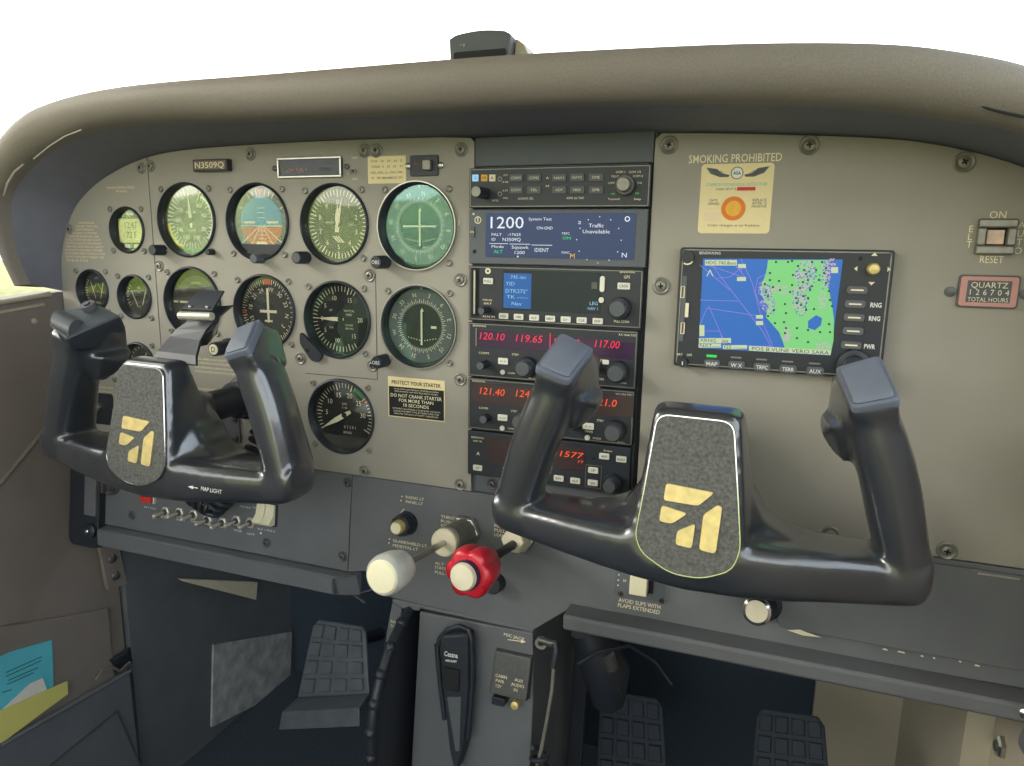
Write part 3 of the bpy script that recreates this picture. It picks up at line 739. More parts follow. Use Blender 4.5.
# small gauges
def small(label, px, py, R=27, kind=0):
    t = gauge('engine_gauge', label, 'gauge', px, py, R=R, lift=10.5, off=1.08)
    def f(b):
        r = R-7
        if kind == 0:
            for s in (-1, 1):
                for i in range(9): b.tick(0, 0, s*(50+i*10), r-3, r, .7, .95)
            b.text('FUEL', 0, -r*.72, 2.6, .95); b.text('QTY', 0, r*.75, 2.4, .95)
            b.line([(-4, -9), (-10, 10)], 1, 1.3); b.line([(4, -9), (10, 10)], 1, 1.3); b.line([(-9, -3), (-1, 9)], .6, 1.3); b.line([(9, -3), (1, 9)], .6, 1.3)
        elif kind == 1:
            for s in (-1, 1):
                for i in range(8): b.tick(0, 0, s*(48+i*11), r-3, r, .7, .95)
            b.line([(-3, -12), (-11, 5)], 1.1, 1.3); b.line([(4, -10), (10, 6)], 1.1, 1.3); b.text('OIL', 0, 10, 3, .95); b.text('PRESS', 0, 5, 2, .95); b.text('0', 0, -12, 3, .95)
        else:
            for i in range(15): b.tick(0, 0, -120+i*17, r-3, r, .8, .95)
            b.line([(0, 0), (6, 12)], 1.2, 1.3); b.text('VAC', 0, -7, 2.6, .95); b.text('AMP', 0, 6, 2.2, .95)
    marks(t, f, 'ivory')
    marks(t, lambda b: b.ring(0, 0, R-10, R-7, .85, 1, 40, 50, 95), 'green', 'green_arc')
    return t
small('small fuel quantity dial, left of the pair above the left yoke grip', 92, 291, kind=0)
t = small('small oil gauge dial, right of the pair above the left yoke grip', 134, 297, kind=1)
b = MB(); b.disc(-17, 3, 2.6, 1, 2.4, 14); b.build('stop_pin', M['steel'], t)
small('small dial low on the left panel, seen inside the left yoke grip', 98, 359, R=27, kind=2)
small('small dark dial peeking out between left yoke grip and hub', 138, 364, R=27, kind=2)
# clock
t = gauge('panel_clock', 'digital clock with square amber display in a small round case', 'clock', 126.5, 230, R=27.5, lift=10.5, off=1.06)
u = U(126.5, 230, 3)
b = MB(); b.box(-19, 19, -14, 13, 1, 2.2, r=1.5); b.build('display', M['olive'], t)
b = MB(); b.text('12:47', 0, 6, 7, 2.4); b.text('72 F', 0, -5, 7, 2.4); b.build('digits', M['mapdark'], t)
for x0, x1, y0, y1 in ((-11, -3, -20, -16), (3, 11, -20, -16), (-5, 5, 17, 20)): b = MB(); b.box(x0, x1, y0, y1, 1, 3.3, r=1); b.build('button', M['nickel'], t)

# round cut-outs for the instrument cases
def cut(plate, o):
    b = MB(o)
    for x, y, r_ in HOLES: b.lathe([(r_, -30), (r_, 20)], x, y, 64)
    c = b.build('cutter', M['dark'], plate.parent)
    for md in list(plate.modifiers): plate.modifiers.remove(md)
    md = plate.modifiers.new('b', 'BOOLEAN'); md.operation = 'DIFFERENCE'; md.object = c; md.solver = 'EXACT'
    bpy.context.view_layer.update()
    me = D.meshes.new_from_object(plate.evaluated_get(bpy.context.evaluated_depsgraph_get()))
    plate.modifiers.remove(md); plate.data = me; D.objects.remove(c)
cut([c for c in pl.children if c.name.startswith('plate')][0], (-500, 60))
cut([c for c in pf.children if c.name.startswith('plate')][0], (-240, 50))

# ================================================================== SMALL PANEL ITEMS
def rpx(x0, y0, x1, y1, fr=U, w=0):
    a = fr(x0, (y0+y1)/2, w); c = fr(x1, (y0+y1)/2, w); e = fr((x0+x1)/2, y0, w); g = fr((x0+x1)/2, y1, w)
    cx = (a[0]+c[0])/2; cy = (e[1]+g[1])/2; W = c[0]-a[0]; H = e[1]-g[1]
    return cx, cy, W, H
# registration plate
cx, cy, W, H = rpx(192.5, 159, 227, 171, w=8)
t = thing('registration_plate', 'raised black nameplate reading N3509Q at the top left of the flight panel', 'nameplate', (cx, cy, 0))
b = MB(); b.box(-W/2, W/2, -H/2, H/2, .05, 8); b.build('holder', M['black'], t, bevel=.8)
b = MB(); b.box(-W/2+2, W/2-2, -H/2+2, H/2-2, 8, 8.4); b.build('plate', M['platebrown'], t)
b = MB(); b.text('N3509Q', 0, 0, H*.5, 8.6, width=W*.84, bold=.005); b.build('lettering', M['ivory'], t)
# annunciator
cx, cy, W, H = rpx(277, 157, 341, 177.5, w=3)
t = thing('annunciator_panel', 'dark annunciator window in a bright frame at the panel top', 'annunciator', (cx, cy, 0))
b = MB(); b.box(-W/2, W/2, -H/2, H/2, .05, 2, r=2); b.build('window', M['screendark'], t)
b = MB()
for (x0, x1, y0, y1) in ((-W/2, W/2, H/2-2, H/2), (-W/2, W/2, -H/2, -H/2+2), (-W/2, -W/2+2, -H/2+1.9, H/2-1.9), (W/2-2, W/2, -H/2+1.9, H/2-1.9)): b.box(x0, x1, y0, y1, .05, 3.4)
b.build('frame', M['steel'], t, bevel=.4)
b = MB(); b.text('L LOW FUEL R', -W*.22, -H*.12, 3.6, 2.3, width=W*.4); b.build('red_legend', M['pink'], t)
b = MB(); b.text('VOLTS', W*.24, -H*.1, 3.2, 2.3); b.build('amber_legend', M['knobgrey'], t)
for s in (-1, 1): b = MB(); b.lathe([(2.8, 0), (2.8, 1.4), (1.2, 2)], s*(W/2+5), 0, 12); b.build('screw', M['screwd'], t, smooth=True)
# toggle
u = U(353, 171, 2)
def toggle(name, lab, u, fr=None, r=4.2, L=10, dirn=(0, -1), group=None, boot=True):
    t = thing(name, lab, 'switch', (u[0], u[1], 0), fr, group)
    b = MB(); b.lathe([(r, .05), (r, 2.2), (r*.75, 3)], 0, 0, 6); b.build('nut', M['nickel'], t)
    b = MB(); b.lathe([(r*.6, 3), (r*.5, 5)], 0, 0, 14); b.build('collar', M['screwd'], t, smooth=True)
    b = MB(); e = (dirn[0]*L*.45, dirn[1]*L*.45, 4+L*.8); b.tube([(0, 0, 3), (e[0]*.5, e[1]*.5, 3+L*.45), e], [r*.24, r*.3, r*.42]); b.ball(e[0], e[1], e[2], r*.42, 10); b.build('lever', M['nickel'], t, smooth=True)
    return t
toggle('toggle_switch', 'tiny nickel toggle switch between annunciator and cream placard', u, r=3.4, L=7)
# cream frequency placard
cx, cy, W, H = rpx(368, 156, 406, 183.5)
t = thing('placard', 'cream paper compass correction card above the altimeter', 'placard', (cx, cy, 0))
b = MB(); b.box(-W/2, W/2, -H/2, H/2, .02, .3); b.build('card', M['label'], t)
b = MB()
for r_, row in enumerate(['FOR   N   30   60   E', 'STEER  0   29   61   91', '120  150   S   210  240', 'W   300  330  RADIO ON']): b.text(row, 0, H*.32-r_*5.2, 2.0, .4, width=W*.82)
b.line([(-W*.42, -H*.12), (W*.42, -H*.12)], .3, .4); b.text('CAL DATE', 0, -H*.3, 1.8, .4)
b.build('lettering', M['knobgrey'], t)
# ELT/rocker
cx, cy, W, H = rpx(410, 155, 438, 176, w=2)
t = thing('avionics_switch', 'black switch plate with a pale rocker at the panel top right', 'switch', (cx, cy, 0))
b = MB(); b.box(-W/2, W/2, -H/2, H/2, .05, 2.4, r=1.5); b.build('plate', M['black'], t, bevel=.5)
b = MB(); b.box(W*.02, W*.30, -H*.24, H*.24, 2.4, 7, r=1); b.build('rocker', M['screw'], t, bevel=.6)
b = MB(); b.text('G/S', -W*.26, H*.12, 2.2, 2.6); b.build('lettering', M['red'], t)
for s in (-1, 1): b = MB(); b.lathe([(3, 0), (3, 2), (1.4, 2.8)], s*(W/2+2.5), 0, 12); b.build('screw', M['steel'], t, smooth=True)
# starter placard
cx, cy, W, H = rpx(388.5, 378.5, 445, 419)
t = thing('starter_placard', 'black and yellow placard headed PROTECT YOUR STARTER', 'placard', (cx, cy, 0))
b = MB(); b.box(-W/2, W/2, -H/2, H/2, .02, .5); b.build('border', M['label'], t)
b = MB(); b.box(-W/2+1, W/2-1, -H/2+1, H*.26, .5, .7); b.build('black_field', M['dark'], t)
b = MB(); b.text('PROTECT YOUR STARTER', 0, H*.37, 3.8, .8, width=W*.86, bold=.01); b.build('heading', M['dark'], t)
b = MB()
for i, (s, h, k) in enumerate([('YOUR NEW LIGHTWEIGHT STARTER IS A HIGH', 1.6, .8), ('PERFORMANCE UNIT BUT REQUIRES COOLING', 1.6, .78), ('DO NOT CRANK STARTER', 3.9, .92), ('FOR MORE THAN', 3.7, .62), ('10 SECONDS', 3.7, .46), ('WITHOUT ALLOWING A 20 SECOND COOLING', 1.7, .86), ('DOWN FOR FIRST TWO ATTEMPTS AND FOR', 1.7, .82), ('MINUTES FOR EACH ATTEMPT THEREAFTER', 1.7, .8)]):
    y = H*.26-2.2-[0, 2.6, 7, 12, 17, 21.4, 24.2, 27][i]*H/44; b.text(s, 0, y, h*.9, .8, width=W*k*.98, bold=.008 if h > 3 else 0)
b.build('lettering', M['ivory'], t)
# lighter plate low left, grey cover plate round the shaft
cx, cy, W, H = rpx(89, 393, 112, 424, w=1)
t = thing('cigar_lighter', 'black socket plate with a small silver knob inside the left yoke', 'lighter', (cx, cy, 0))
b = MB(); b.box(-W/2, W/2+2, -H/2, H/2, .05, 2, r=3); b.build('plate', M['black'], t, bevel=.5)
b = MB(); b.lathe([(5.5, 2), (5.5, 6), (4, 8), (1, 8.5)], -2, 2, 20); b.build('plunger', M['steel'], t, smooth=True)
cx, cy, W, H = rpx(196, 412, 240, 441, w=1)
t = thing('cover_plate', 'grey access plate with corner screws under the left yoke shaft', 'cover plate', (cx, cy, 0))
b = MB(); b.box(-W/2, W/2, -H/2, H/2, .05, 2, r=3); b.build('plate', M['lower'], t, bevel=.5)
for sx, sy in ((1, 1), (1, -1), (-1, 1), (-1, -1)): b = MB(); b.lathe([(3.4, 2), (3.4, 3.2), (1.5, 4)], sx*(W/2-6), sy*(H/2-6), 12); b.build('screw', M['screwd'], t, smooth=True)
# selector knob next to the clip ("D" knob)
u = U(228, 347, 2)
t = thing('selector_knob', 'small black selector knob with white marked end near the left yoke clip', 'knob', (u[0], u[1], 0))
knob(t, 0, 0, 8, 24, 'black', cap='ivory', name='barrel'); b = MB(); b.lathe([(10, .05), (9.5, 4)], 0, 0, 24); b.build('collar', M['black'], t, smooth=True)
b = MB(); b.text('D', 0, 0, 6, 24.8); b.build('lettering', M['dark'], t)

# CO detector sticker
q = [U(701.5, 163.5), U(774.5, 163.5), U(769.5, 234), U(698, 233)]
W = 59; cxs = sum(p[0] for p in q)/4; cys = sum(p[1] for p in q)/4; W = ((q[1][0]-q[0][0])+(q[2][0]-q[3][0]))/2; H = ((q[0][1]-q[3][1])+(q[1][1]-q[2][1]))/2
t = thing('detector_sticker', 'cream carbon monoxide detector sticker with winged emblem and orange spot', 'sticker', (cxs, cys, 0))
S = W/60.
b = MB(); b.box(-W/2, W/2, -H/2, H/2, .02, .5, r=3); b.build('card', M['label'], t)
b = MB()
for s in (-1, 1):
    b.prism([(s*6*S, H*.34), (s*12*S, H*.36), (s*17*S, H*.43), (s*26*S, H*.45), (s*22*S, H*.36), (s*14*S, H*.31), (s*7*S, H*.31)][::s], .5, .65)
b.build('wings', M['knobgrey'], t)
b = MB()
for s in (-1, 1):
    for k in range(4): b.line([(s*(9+k*2)*S, H*.335), (s*(14+k*3)*S, H*(.40+k*.013))], .35*S, .75)
b.ring(0, H*.365, 4.6*S, 5.2*S, .7, .8, 24); b.text('ASA', 0, H*.365, 2.6*S, .85, bold=.02)
tl = [('DATE', -18, .02, 2.0), ('OPENED', -18, -.03, 2.0), ('REPLACE', 20, .02, 2.2), ('AFTER 12', 20, -.025, 2.2), ('MONTHS', 20, -.07, 2.2)]
for s, x, y, h in tl: b.text(s, x*S, y*H-H*.04, h*S, .6)
b.text('Color changes as air freshens', 0, -H*.38, 2.1*S, .6, width=W*.72); b.text('DARK SPOT IS', -8*S, H*.14, 1.9*S, .6, width=W*.28)
b.build('black_lettering', M['mapdark'], t)
b = MB(); b.disc(0, H*.365, 4.6*S, .55, .68, 24); b.build('emblem_disc', M['white'], t)
b = MB(); b.text('CARBON MONOXIDE DETECTOR', 0, H*.205, 2.6*S, .6, width=W*.84); b.build('teal_lettering', M['teal'], t)
b = MB(); b.box(1*S, 16*S, H*.115, H*.165, .5, .6); b.build('red_bar', M['red'], t)
b = MB(); b.disc(-1*S, -H*.14, 10.2*S, .5, .7, 32); b.build('outer_spot', M['orange'], t)
b = MB(); b.disc(-1*S, -H*.14, 6.6*S, .7, .85, 32); b.build('inner_spot', M['amber'], t)
b = MB(); b.box(-26*S, -11*S, -H*.32, -H*.2, .5, .6); b.build('date_box', M['tan'], t)
# ELT remote switch
cx, cy, W, H = rpx(975.5, 219, 1014.5, 254.5)
t = thing('locator_switch', 'square grey emergency locator switch with lit amber window at the right edge', 'switch', (cx, cy, 0))
b = MB()
for (x0, x1, y0, y1) in ((-W/2, W/2, H*.25, H/2), (-W/2, W/2, -H/2, -H*.25), (-W/2, -W*.27, -H*.25, H*.25), (W*.27, W/2, -H*.25, H*.25)): b.box(x0, x1, y0, y1, .05, 7)
b.build('housing', M['screw'], t, bevel=1.2)
b = MB(); b.box(-W*.27, W*.27, -H*.25, H*.25, .05, .8); b.build('well', M['dark'], t)
b = MB(); b.box(-W*.22, W*.22, -H*.21, H*.19, .8, 2.6); b.build('window', M['lens'], t, bevel=.4)
b = MB(); b.text('ON', 0, H*.62, 5.4, .2); b.build('lettering', M['cream'], t)
b = MB(); b.text('RESET', 0, -H*.64, 5.4, .2, width=15); b.build('lettering', M['cream'], t)
b = MB()
for i, c in enumerate('ELT'): b.text(c, -W*.64, H*.22-i*H*.22, 5, .2)
b.build('lettering', M['cream'], t); b = MB()
for i, c in enumerate('AUTO'): b.text(c, W*.64, H*.34-i*H*.24, 5, .2)
b.build('lettering', M['cream'], t)
# hour meter
cx, cy, W, H = rpx(957, 275, 1018.5, 308)
t = thing('hour_meter', 'pink-framed quartz hour meter reading total hours at the right edge', 'hour meter', (cx, cy, 0))
b = MB(); b.box(-W/2, W/2, -H/2, H/2, .05, 2.5, r=2.5); b.build('border', M['screwd'], t, bevel=.4)
b = MB(); b.box(-W/2+1.2, W/2-1.2, -H/2+1.2, H/2-1.2, 2.5, 3.4, r=2); b.build('frame', M['pink'], t, bevel=.3)
b = MB(); b.box(-W*.36, W*.36, -H*.33, H*.33, 3.4, 3.6); b.build('window', M['knobgrey'], t)
b = MB(); b.text('QUARTZ', 0, H*.2, 4.2, 3.8, width=W*.6); b.text('TOTAL HOURS', 0, -H*.24, 3.2, 3.8, width=W*.66)
for i, c in enumerate('126704'): b.text(c, -W*.3+i*W*.12, -H*.02, 4.2, 3.8)
b.build('lettering', M['ivory'], t)
for s in (-1, 1): b = MB(); b.lathe([(4, .05), (4, 1.5), (2, 2)], s*(W/2+4.5), -1, 16); b.build('screw', M['screwd'], t, smooth=True)

# ================================================================== RADIO STACK
RX0, RX1 = -44.5, 119.5
def unit(name, label, cat, z1, z0, x1=RX1, trim=True, depth=3, mt='bezel'):
    cx, cy = (RX0+x1)/2, (z0+z1)/2
    t = thing(name, label, cat, (cx, cy, 0)); t['_o'] = (cx, cy)
    b = MB((cx, cy)); b.box(RX0, x1, z0, z1, -4, depth); b.build('faceplate', M[mt], t, bevel=.7)
    if trim:
        b = MB((cx, cy)); e = .7
        b.box(RX0+1, x1-1, z1-1.6, z1-1.6+e, depth, depth+.35); b.box(RX0+1, x1-1, z0+1, z0+1+e, depth, depth+.35); b.box(RX0+1, RX0+1+e, z0+1, z1-1, depth, depth+.35); b.box(x1-1-e, x1-1, z0+1, z1-1, depth, depth+.35)
        b.build('trim_line', M['screw'], t)
    return t, (cx, cy)
def q_(px, py, w=3): return U(px, py, w)
def part_at(t, o, name, mt, fn, smooth=False, bevel=0):
    b = MB(o); fn(b); return b.build(name, M[mt], t, smooth=smooth, bevel=bevel)
def btn(t, o, px, py, w, h, txt=None, mt='button', tm='mapdark', ht=1.6, r=.8, th=None):
    u = q_(px, py); k = part_at(t, o, 'button', mt, lambda b: b.box(u[0]-w/2, u[0]+w/2, u[1]-h/2, u[1]+h/2, 3, 3+ht, r=r), bevel=.3)
    if txt: part_at(k, o, 'legend', tm, lambda b: b.text(txt, u[0], u[1], th or h*.42, 3+ht+.25, width=min(w*.72, len(txt)*h*.34)))
    return k
def dial(t, o, px, py, r, h=14, mt='black', inner=None, top=None, w=3):
    """knob whose FRONT end is seen at px,py"""
    u = U(px, py, w+h); b = MB(o)
    if inner:
        b.lathe([(r, w), (r, w+h*.45), (r*.94, w+h*.5)], u[0], u[1], 32); k = b.build('knob', M[mt], t, smooth=True)
        b = MB(o); b.lathe([(inner, w+h*.5), (inner*.96, w+h-1), (inner*.88, w+h)], u[0], u[1], 28); b.build('inner_knob', M[top or mt], k, smooth=True)
    else:
        b.lathe([(r, w), (r*.97, w+h-1), (r*.88, w+h)], u[0], u[1], 28); k = b.build('knob', M[mt], t, smooth=True)
        if top: b = MB(o); b.disc(u[0], u[1], r*.85, w+h, w+h+.3, 24); b.build('knob_face', M[top], k)
    return k
def lab(t, o, items, mt='cream', name='lettering', z=3.3, w=3):
    b = MB(o)
    for s, x0, x1, y, h in items:
        a = U(x0, y, w); c = U(x1, y, w); b.text(s, (a[0]+c[0])/2, (a[1]+c[1])/2, h, z, width=c[0]-a[0])
    return b.build(name, M[mt], t)
# audio panel
t, o = unit('audio_panel', 'audio selector panel with two rows of push buttons, topmost radio', 'radio', 198.5, 163, 123)
for px, mt in ((475.5, 'digitblue'), (484.5, 'amber'), (492.5, 'ivory')):
    u = q_(px, 178); part_at(t, o, 'marker_light', mt, lambda b: b.box(u[0]-3, u[0]+3, u[1]-3, u[1]+3, 3, 3.8, r=.5))
lab(t, o, [('O', 475, 477, 178, 2.4), ('M', 483, 486, 178, 2.6), ('A', 491, 494, 178, 2.6)], 'mapdark', 'marker_lettering', 4.1)
for i, px in enumerate((516.5, 534.5, 559.5, 577.5, 596.5)):
    btn(t, o, px, 178+ (0 if i < 3 else -.5), 13, 6.6, ('COM1', 'COM2', 'NAV1', 'NAV2', 'DME')[i], 'bay', 'cream', th=2.2)
    btn(t, o, px, 190, 13, 6.6, ('COM3', 'TEL', 'ADF', 'MKR', 'SPR')[i], 'bay', 'cream', th=2.2)
dial(t, o, 476, 191.5, 5.2, 22, 'black', top='screw')
dial(t, o, 623, 184, 8.5, 14, 'screwd', 6, 'screw')
lab(t, o, [('AUDIO SEL', 518, 534, 198.5, 1.8), ('KMA 26 TSO', 567, 584, 198, 1.8), ('COM 1', 616, 625, 172, 1.8), ('COM 1/2', 629, 641, 172, 1.8), ('TEST', 611, 619, 176.5, 1.7), ('COM 2', 633, 643, 176, 1.7), ('OFF', 608, 615, 183, 1.7), ('T/R', 637, 642, 183, 1.6), ('SENS', 503.5, 508, 175, 1.6), ('HI', 503, 508, 182, 1.6), ('LO', 503, 508, 190.5, 1.6), ('SPKR', 503, 508, 198, 1.6), ('Transmit', 608, 620, 199, 1.7), ('Swap', 634, 641, 199, 1.7), ('VOL', 492, 499, 200.5, 1.7)])
lab(t, o, [('A', 546, 549, 178, 2), ('N', 546, 549, 186, 2)])
lab(t, o, [('on', 611, 615, 193.5, 1.6), ('on', 635, 639, 193, 1.6)], 'digitgreen', 'green_lettering')
for px, py in ((500, 179), (500, 194)): u = q_(px, py); part_at(t, o, 'jack_ring', 'screw', lambda b: b.ring(u[0], u[1], 1.4, 2.2, 3, 3.5, 16))
# transponder
t, o = unit('transponder', 'transponder with a wide dark blue screen showing 1200', 'radio', 161.5, 112, 122, trim=False, mt='bay')
a = q_(486, 213); c = q_(634, 260)
part_at(t, o, 'screen', 'screenblue', lambda b: b.box(a[0], c[0], c[1], a[1], 3, 3.5, r=2))
Z = 3.9
lab(t, o, [('1200', 491, 524, 222.5, 10.5), ('System Test', 529, 552, 219, 2.6), ('ON-GND', 537, 553, 228, 2.6), ('PALT', 492, 502, 234.5, 2.4), ('-17625', 508, 521, 234.5, 2.4), ('ID', 492, 496, 239.3, 2.4), ('N3509Q', 503, 521, 239.5, 3), ('Mode', 492, 504, 246.5, 2.5), ('Squawk', 512, 529, 247.2, 2.8), ('1200', 515, 525, 252.5, 2.8), ('IDENT', 535, 549, 250, 3.4), ('Traffic', 589, 604, 225.5, 3.2), ('Unavailable', 583, 610, 231.5, 3.2), ('2', 578, 581.5, 222.5, 2.6), ('FUNC', 562, 570, 252.5, 2), ('TRFC', 562, 570, 233.5, 2), ('N', 622, 627, 255, 4)], 'digit', 'screen_text', Z)
lab(t, o, [('ALT', 494, 503, 251.5, 3), ('ON', 563, 571, 238, 2.6)], 'digitgreen', 'green_text', Z)
lab(t, o, [('M', 570.5, 575, 256, 4.5)], 'amber', 'amber_text', Z)
b = MB(o)
for x0, x1, y0, y1 in ((490, 508, 243.5, 256), (510, 530, 244, 257), (532, 552, 245, 256)):
    A = q_(x0, y0); C2 = q_(x1, y1); b.line([(A[0], A[1]), (C2[0], A[1])], .5, Z)
for i in range(12):
    A = q_(599, 236.5); r = 20; b.disc(A[0]+r*math.cos(i*PI/6), A[1]-3+r*math.sin(i*PI/6), .5, 3.5, Z, 8)
A = q_(627.5, 219); b.ring(A[0], A[1], 1.5, 2.3, 3.5, Z, 16); A = q_(518, 256.5); b.disc(A[0], A[1], .8, 3.5, Z, 8)
b.build('screen_symbols', M['digit'], t)
u = q_(478, 220); part_at(t, o, 'power_mark', 'ivory', lambda b: (b.ring(u[0], u[1], 2.6, 3.4, 3, 3.4, 20), b.box(u[0]-.5, u[0]+.5, u[1]-1.5, u[1]+3, 3, 3.4), b.disc(u[0]-4.5, u[1]+5.5, 1, 3, 3.4, 10)))
u = q_(472.5, 232); part_at(t, o, 'side_key', 'screwd', lambda b: (b.box(u[0]-2, u[0]+2, u[1]-5, u[1]+5, 3, 4.2, r=.8)))
lab(t, o, [('FN', 471, 474.5, 232, 2)], 'cream', 'key_lettering', 4.4)
u = q_(474.5, 251.5); part_at(t, o, 'light_sensor', 'dark', lambda b: b.disc(u[0], u[1], 1.9, 3, 3.3, 14))
# GPS
t, o = unit('gps_receiver', 'satellite navigation receiver with half-dark blue screen below the transponder', 'radio', 110, 58.5, 121)
a = q_(503, 270); c = q_(600, 314)
part_at(t, o, 'screen', 'screendark', lambda b: b.box(a[0], c[0], c[1], a[1], 3, 3.5, r=1))
a = q_(505, 273); c = q_(531, 309); part_at(t, o, 'lit_field', 'screenlcd', lambda b: b.box(a[0]-1, c[0], c[1], a[1], 3.5, 3.7))
lab(t, o, [('.745 nm', 510, 526, 277, 3.2), ('YID', 506, 515, 283.5, 3.4), ('DTK272°', 506, 528, 291, 3.4), ('TK -----', 507, 528, 297, 3), ('Nav', 512, 522, 303.5, 3.2), ('LEG', 590, 598, 303.3, 3), ('NAV 1', 588, 598, 308.5, 2.6)], 'digitblue', 'screen_text', 4.0)
for i, (px, py) in enumerate(zip((504, 519, 534.5, 550.5, 566, 582, 598), (316, 316.8, 317.6, 318.6, 319.4, 320.2, 321))):
    btn(t, o, px, py, 9.4, 5.4, ('MSG', 'OBS', 'ALT', 'NRST', 'D>', 'CLR', 'ENT')[i])
btn(t, o, 488.5, 281, 9.6, 5.6, 'PULL'); btn(t, o, 624, 286, 11, 5.8, 'CRSR'); btn(t, o, 602.5, 284, 4.4, 14, r=2); btn(t, o, 601.5, 300, 4.6, 5, r=2)
u = q_(488, 271); part_at(t, o, 'photocell', 'ivory', lambda b: b.ring(u[0], u[1], 1.2, 2.8, 3, 3.5, 20))
a = q_(472, 267); c = q_(479, 317); part_at(t, o, 'card_slot', 'dark', lambda b: b.box(a[0], c[0], c[1], a[1], 3, 3.3)); part_at(t, o, 'data_card', 'steel', lambda b: b.box(a[0]+2.5, a[0]+4.3, c[1]+3, a[1]-3, 3.3, 5))
dial(t, o, 481, 311, 3.6, 16, 'black', top='knobgrey'); dial(t, o, 617, 309, 9.6, 16, 'black', 7.4, 'knobgrey')
lab(t, o, [('BENDIX/KING', 620, 635, 272, 1.8), ('GPS', 624, 630, 277, 2.6), ('PUSH ON', 483, 492, 300, 1.8), ('BRT', 484, 492, 303.5, 1.8), ('KLN 94', 483, 495, 316.5, 1.8), ('PULL SCAN', 614, 629, 321.5, 2)])
u = q_(594.5, 285.5); part_at(t, o, 'small_icon', 'screwd', lambda b: b.box(u[0]-2.6, u[0]+2.6, u[1]-3, u[1]+3, 3.5, 3.8)); 
# comm/nav 1 and 2
def navcom(label, z1, z0, y0, segs, win, dm, top):
    t, o = unit('nav_com_radio', label, 'radio', z1, z0, 119)
    return t, o
t, o = unit('nav_com_radio', 'upper nav and com radio with red digits 120.10 and 119.65', 'radio', 56.5, 4, 119)
a = q_(478, 330); c = q_(626, 352); part_at(t, o, 'display_window', 'redwin', lambda b: b.prism([q_(478, 330), q_(478, 346), q_(633, 360), q_(635, 343)][::1], 3, 3.4))
def seg(t, o, items, mt, h, z=3.8):
    b = MB(o)
    for s, x0, x1, ya, yb in items:
        a = U(x0, ya, 3); c = U(x1, yb, 3); b.text(s, (a[0]+c[0])/2, (a[1]+c[1])/2, h, z, width=c[0]-a[0], shear=.18)
    b.build('digits', M[mt], t)
seg(t, o, [('120.10', 480, 505, 335.5, 337), ('119.65', 516, 543, 337.5, 339.5), ('114.90', 554, 580, 341, 343), ('117.00', 595, 620, 343, 345)], 'digitred', 6.8)
b = MB(o); a = q_(550.5, 333); c = q_(550.5, 347); b.box(a[0]-.4, a[0]+.4, c[1], a[1], 3.4, 3.8); b.build('divider', M['digitred'], t)
b = MB(o); a = q_(476.5, 328); c = q_(476.5, 346); b.box(a[0]-.5, a[0]+.5, c[1], a[1], 3.4, 3.8); b.build('window_edge', M['screw'], t)
btn(t, o, 503.5, 361, 10, 6, '<->'); dial(t, o, 480, 366, 4.2, 15, 'black', top='knobgrey'); dial(t, o, 522, 369, 9.6, 17, 'black', 7.2, 'knobgrey'); dial(t, o, 615, 374, 9.8, 17, 'black', 7.6, 'knobgrey')
dial(t, o, 593, 368, 4.2, 12, 'black', top='knobgrey'); btn(t, o, 606, 362, 6, 4, None, r=1)
u = q_(503, 372); part_at(t, o, 'round_button', 'button', lambda b: b.disc(u[0], u[1], 2.4, 3, 4.4, 16))
lab(t, o, [('BENDIX/KING', 473, 486, 325.8, 1.7), ('KX 155A TSO', 619, 636, 335, 1.8), ('COMM', 479, 489, 353, 2), ('STBY', 512, 519, 354.5, 2), ('CHAN', 508, 515, 373, 1.8), ('PULL', 529, 538, 378.5, 1.5), ('STBY', 600, 607, 360.5, 2), ('OBS', 598, 604, 379, 1.8), ('TMR', 619, 627, 383, 1.5)])
t, o = unit('nav_com_radio', 'middle nav and com radio with orange digits 121.40, partly behind the yoke grip', 'radio', 2.5, -48.5, 118.5)
part_at(t, o, 'display_window', 'orwin', lambda b: b.prism([q_(472, 382), q_(472, 402), q_(633, 417.5), q_(634, 396)], 3, 3.4))
seg(t, o, [('121.40', 480, 505, 390.5, 392.5), ('124.00', 516, 543, 393, 395), ('116.80', 554, 580, 397, 399), ('121.0', 594, 617, 401, 403.5)], 'digitor', 6.8)
btn(t, o, 503, 417.5, 10, 6, '<->'); btn(t, o, 588.5, 426, 10.5, 6, '<->'); dial(t, o, 483, 419.5, 4.2, 10, 'black', top='knobgrey'); dial(t, o, 519, 423, 9.6, 17, 'black', 7.2, 'knobgrey'); dial(t, o, 612, 434, 9.6, 17, 'black', 7.4, 'knobgrey'); dial(t, o, 570, 428, 4.2, 12, 'black')
for px, py in ((502.5, 428), (587.5, 437.5)): u = q_(px, py); part_at(t, o, 'round_button', 'button', lambda b: b.disc(u[0], u[1], 2.5, 3, 4.4, 16))
lab(t, o, [('BENDIX/KING', 472.5, 485, 381, 1.7), ('KX 155A TSO', 616, 632, 394.5, 1.8), ('COMM', 479, 488, 408, 2), ('STBY', 511, 517, 411, 2), ('CHAN', 508, 514, 428.5, 1.8), ('STBY', 597, 604, 420.5, 2), ('TIMER', 585, 593, 431.5, 1.8), ('MODE', 593, 601, 438.3, 1.8), ('PULL', 618, 625, 442.3, 1.5)])
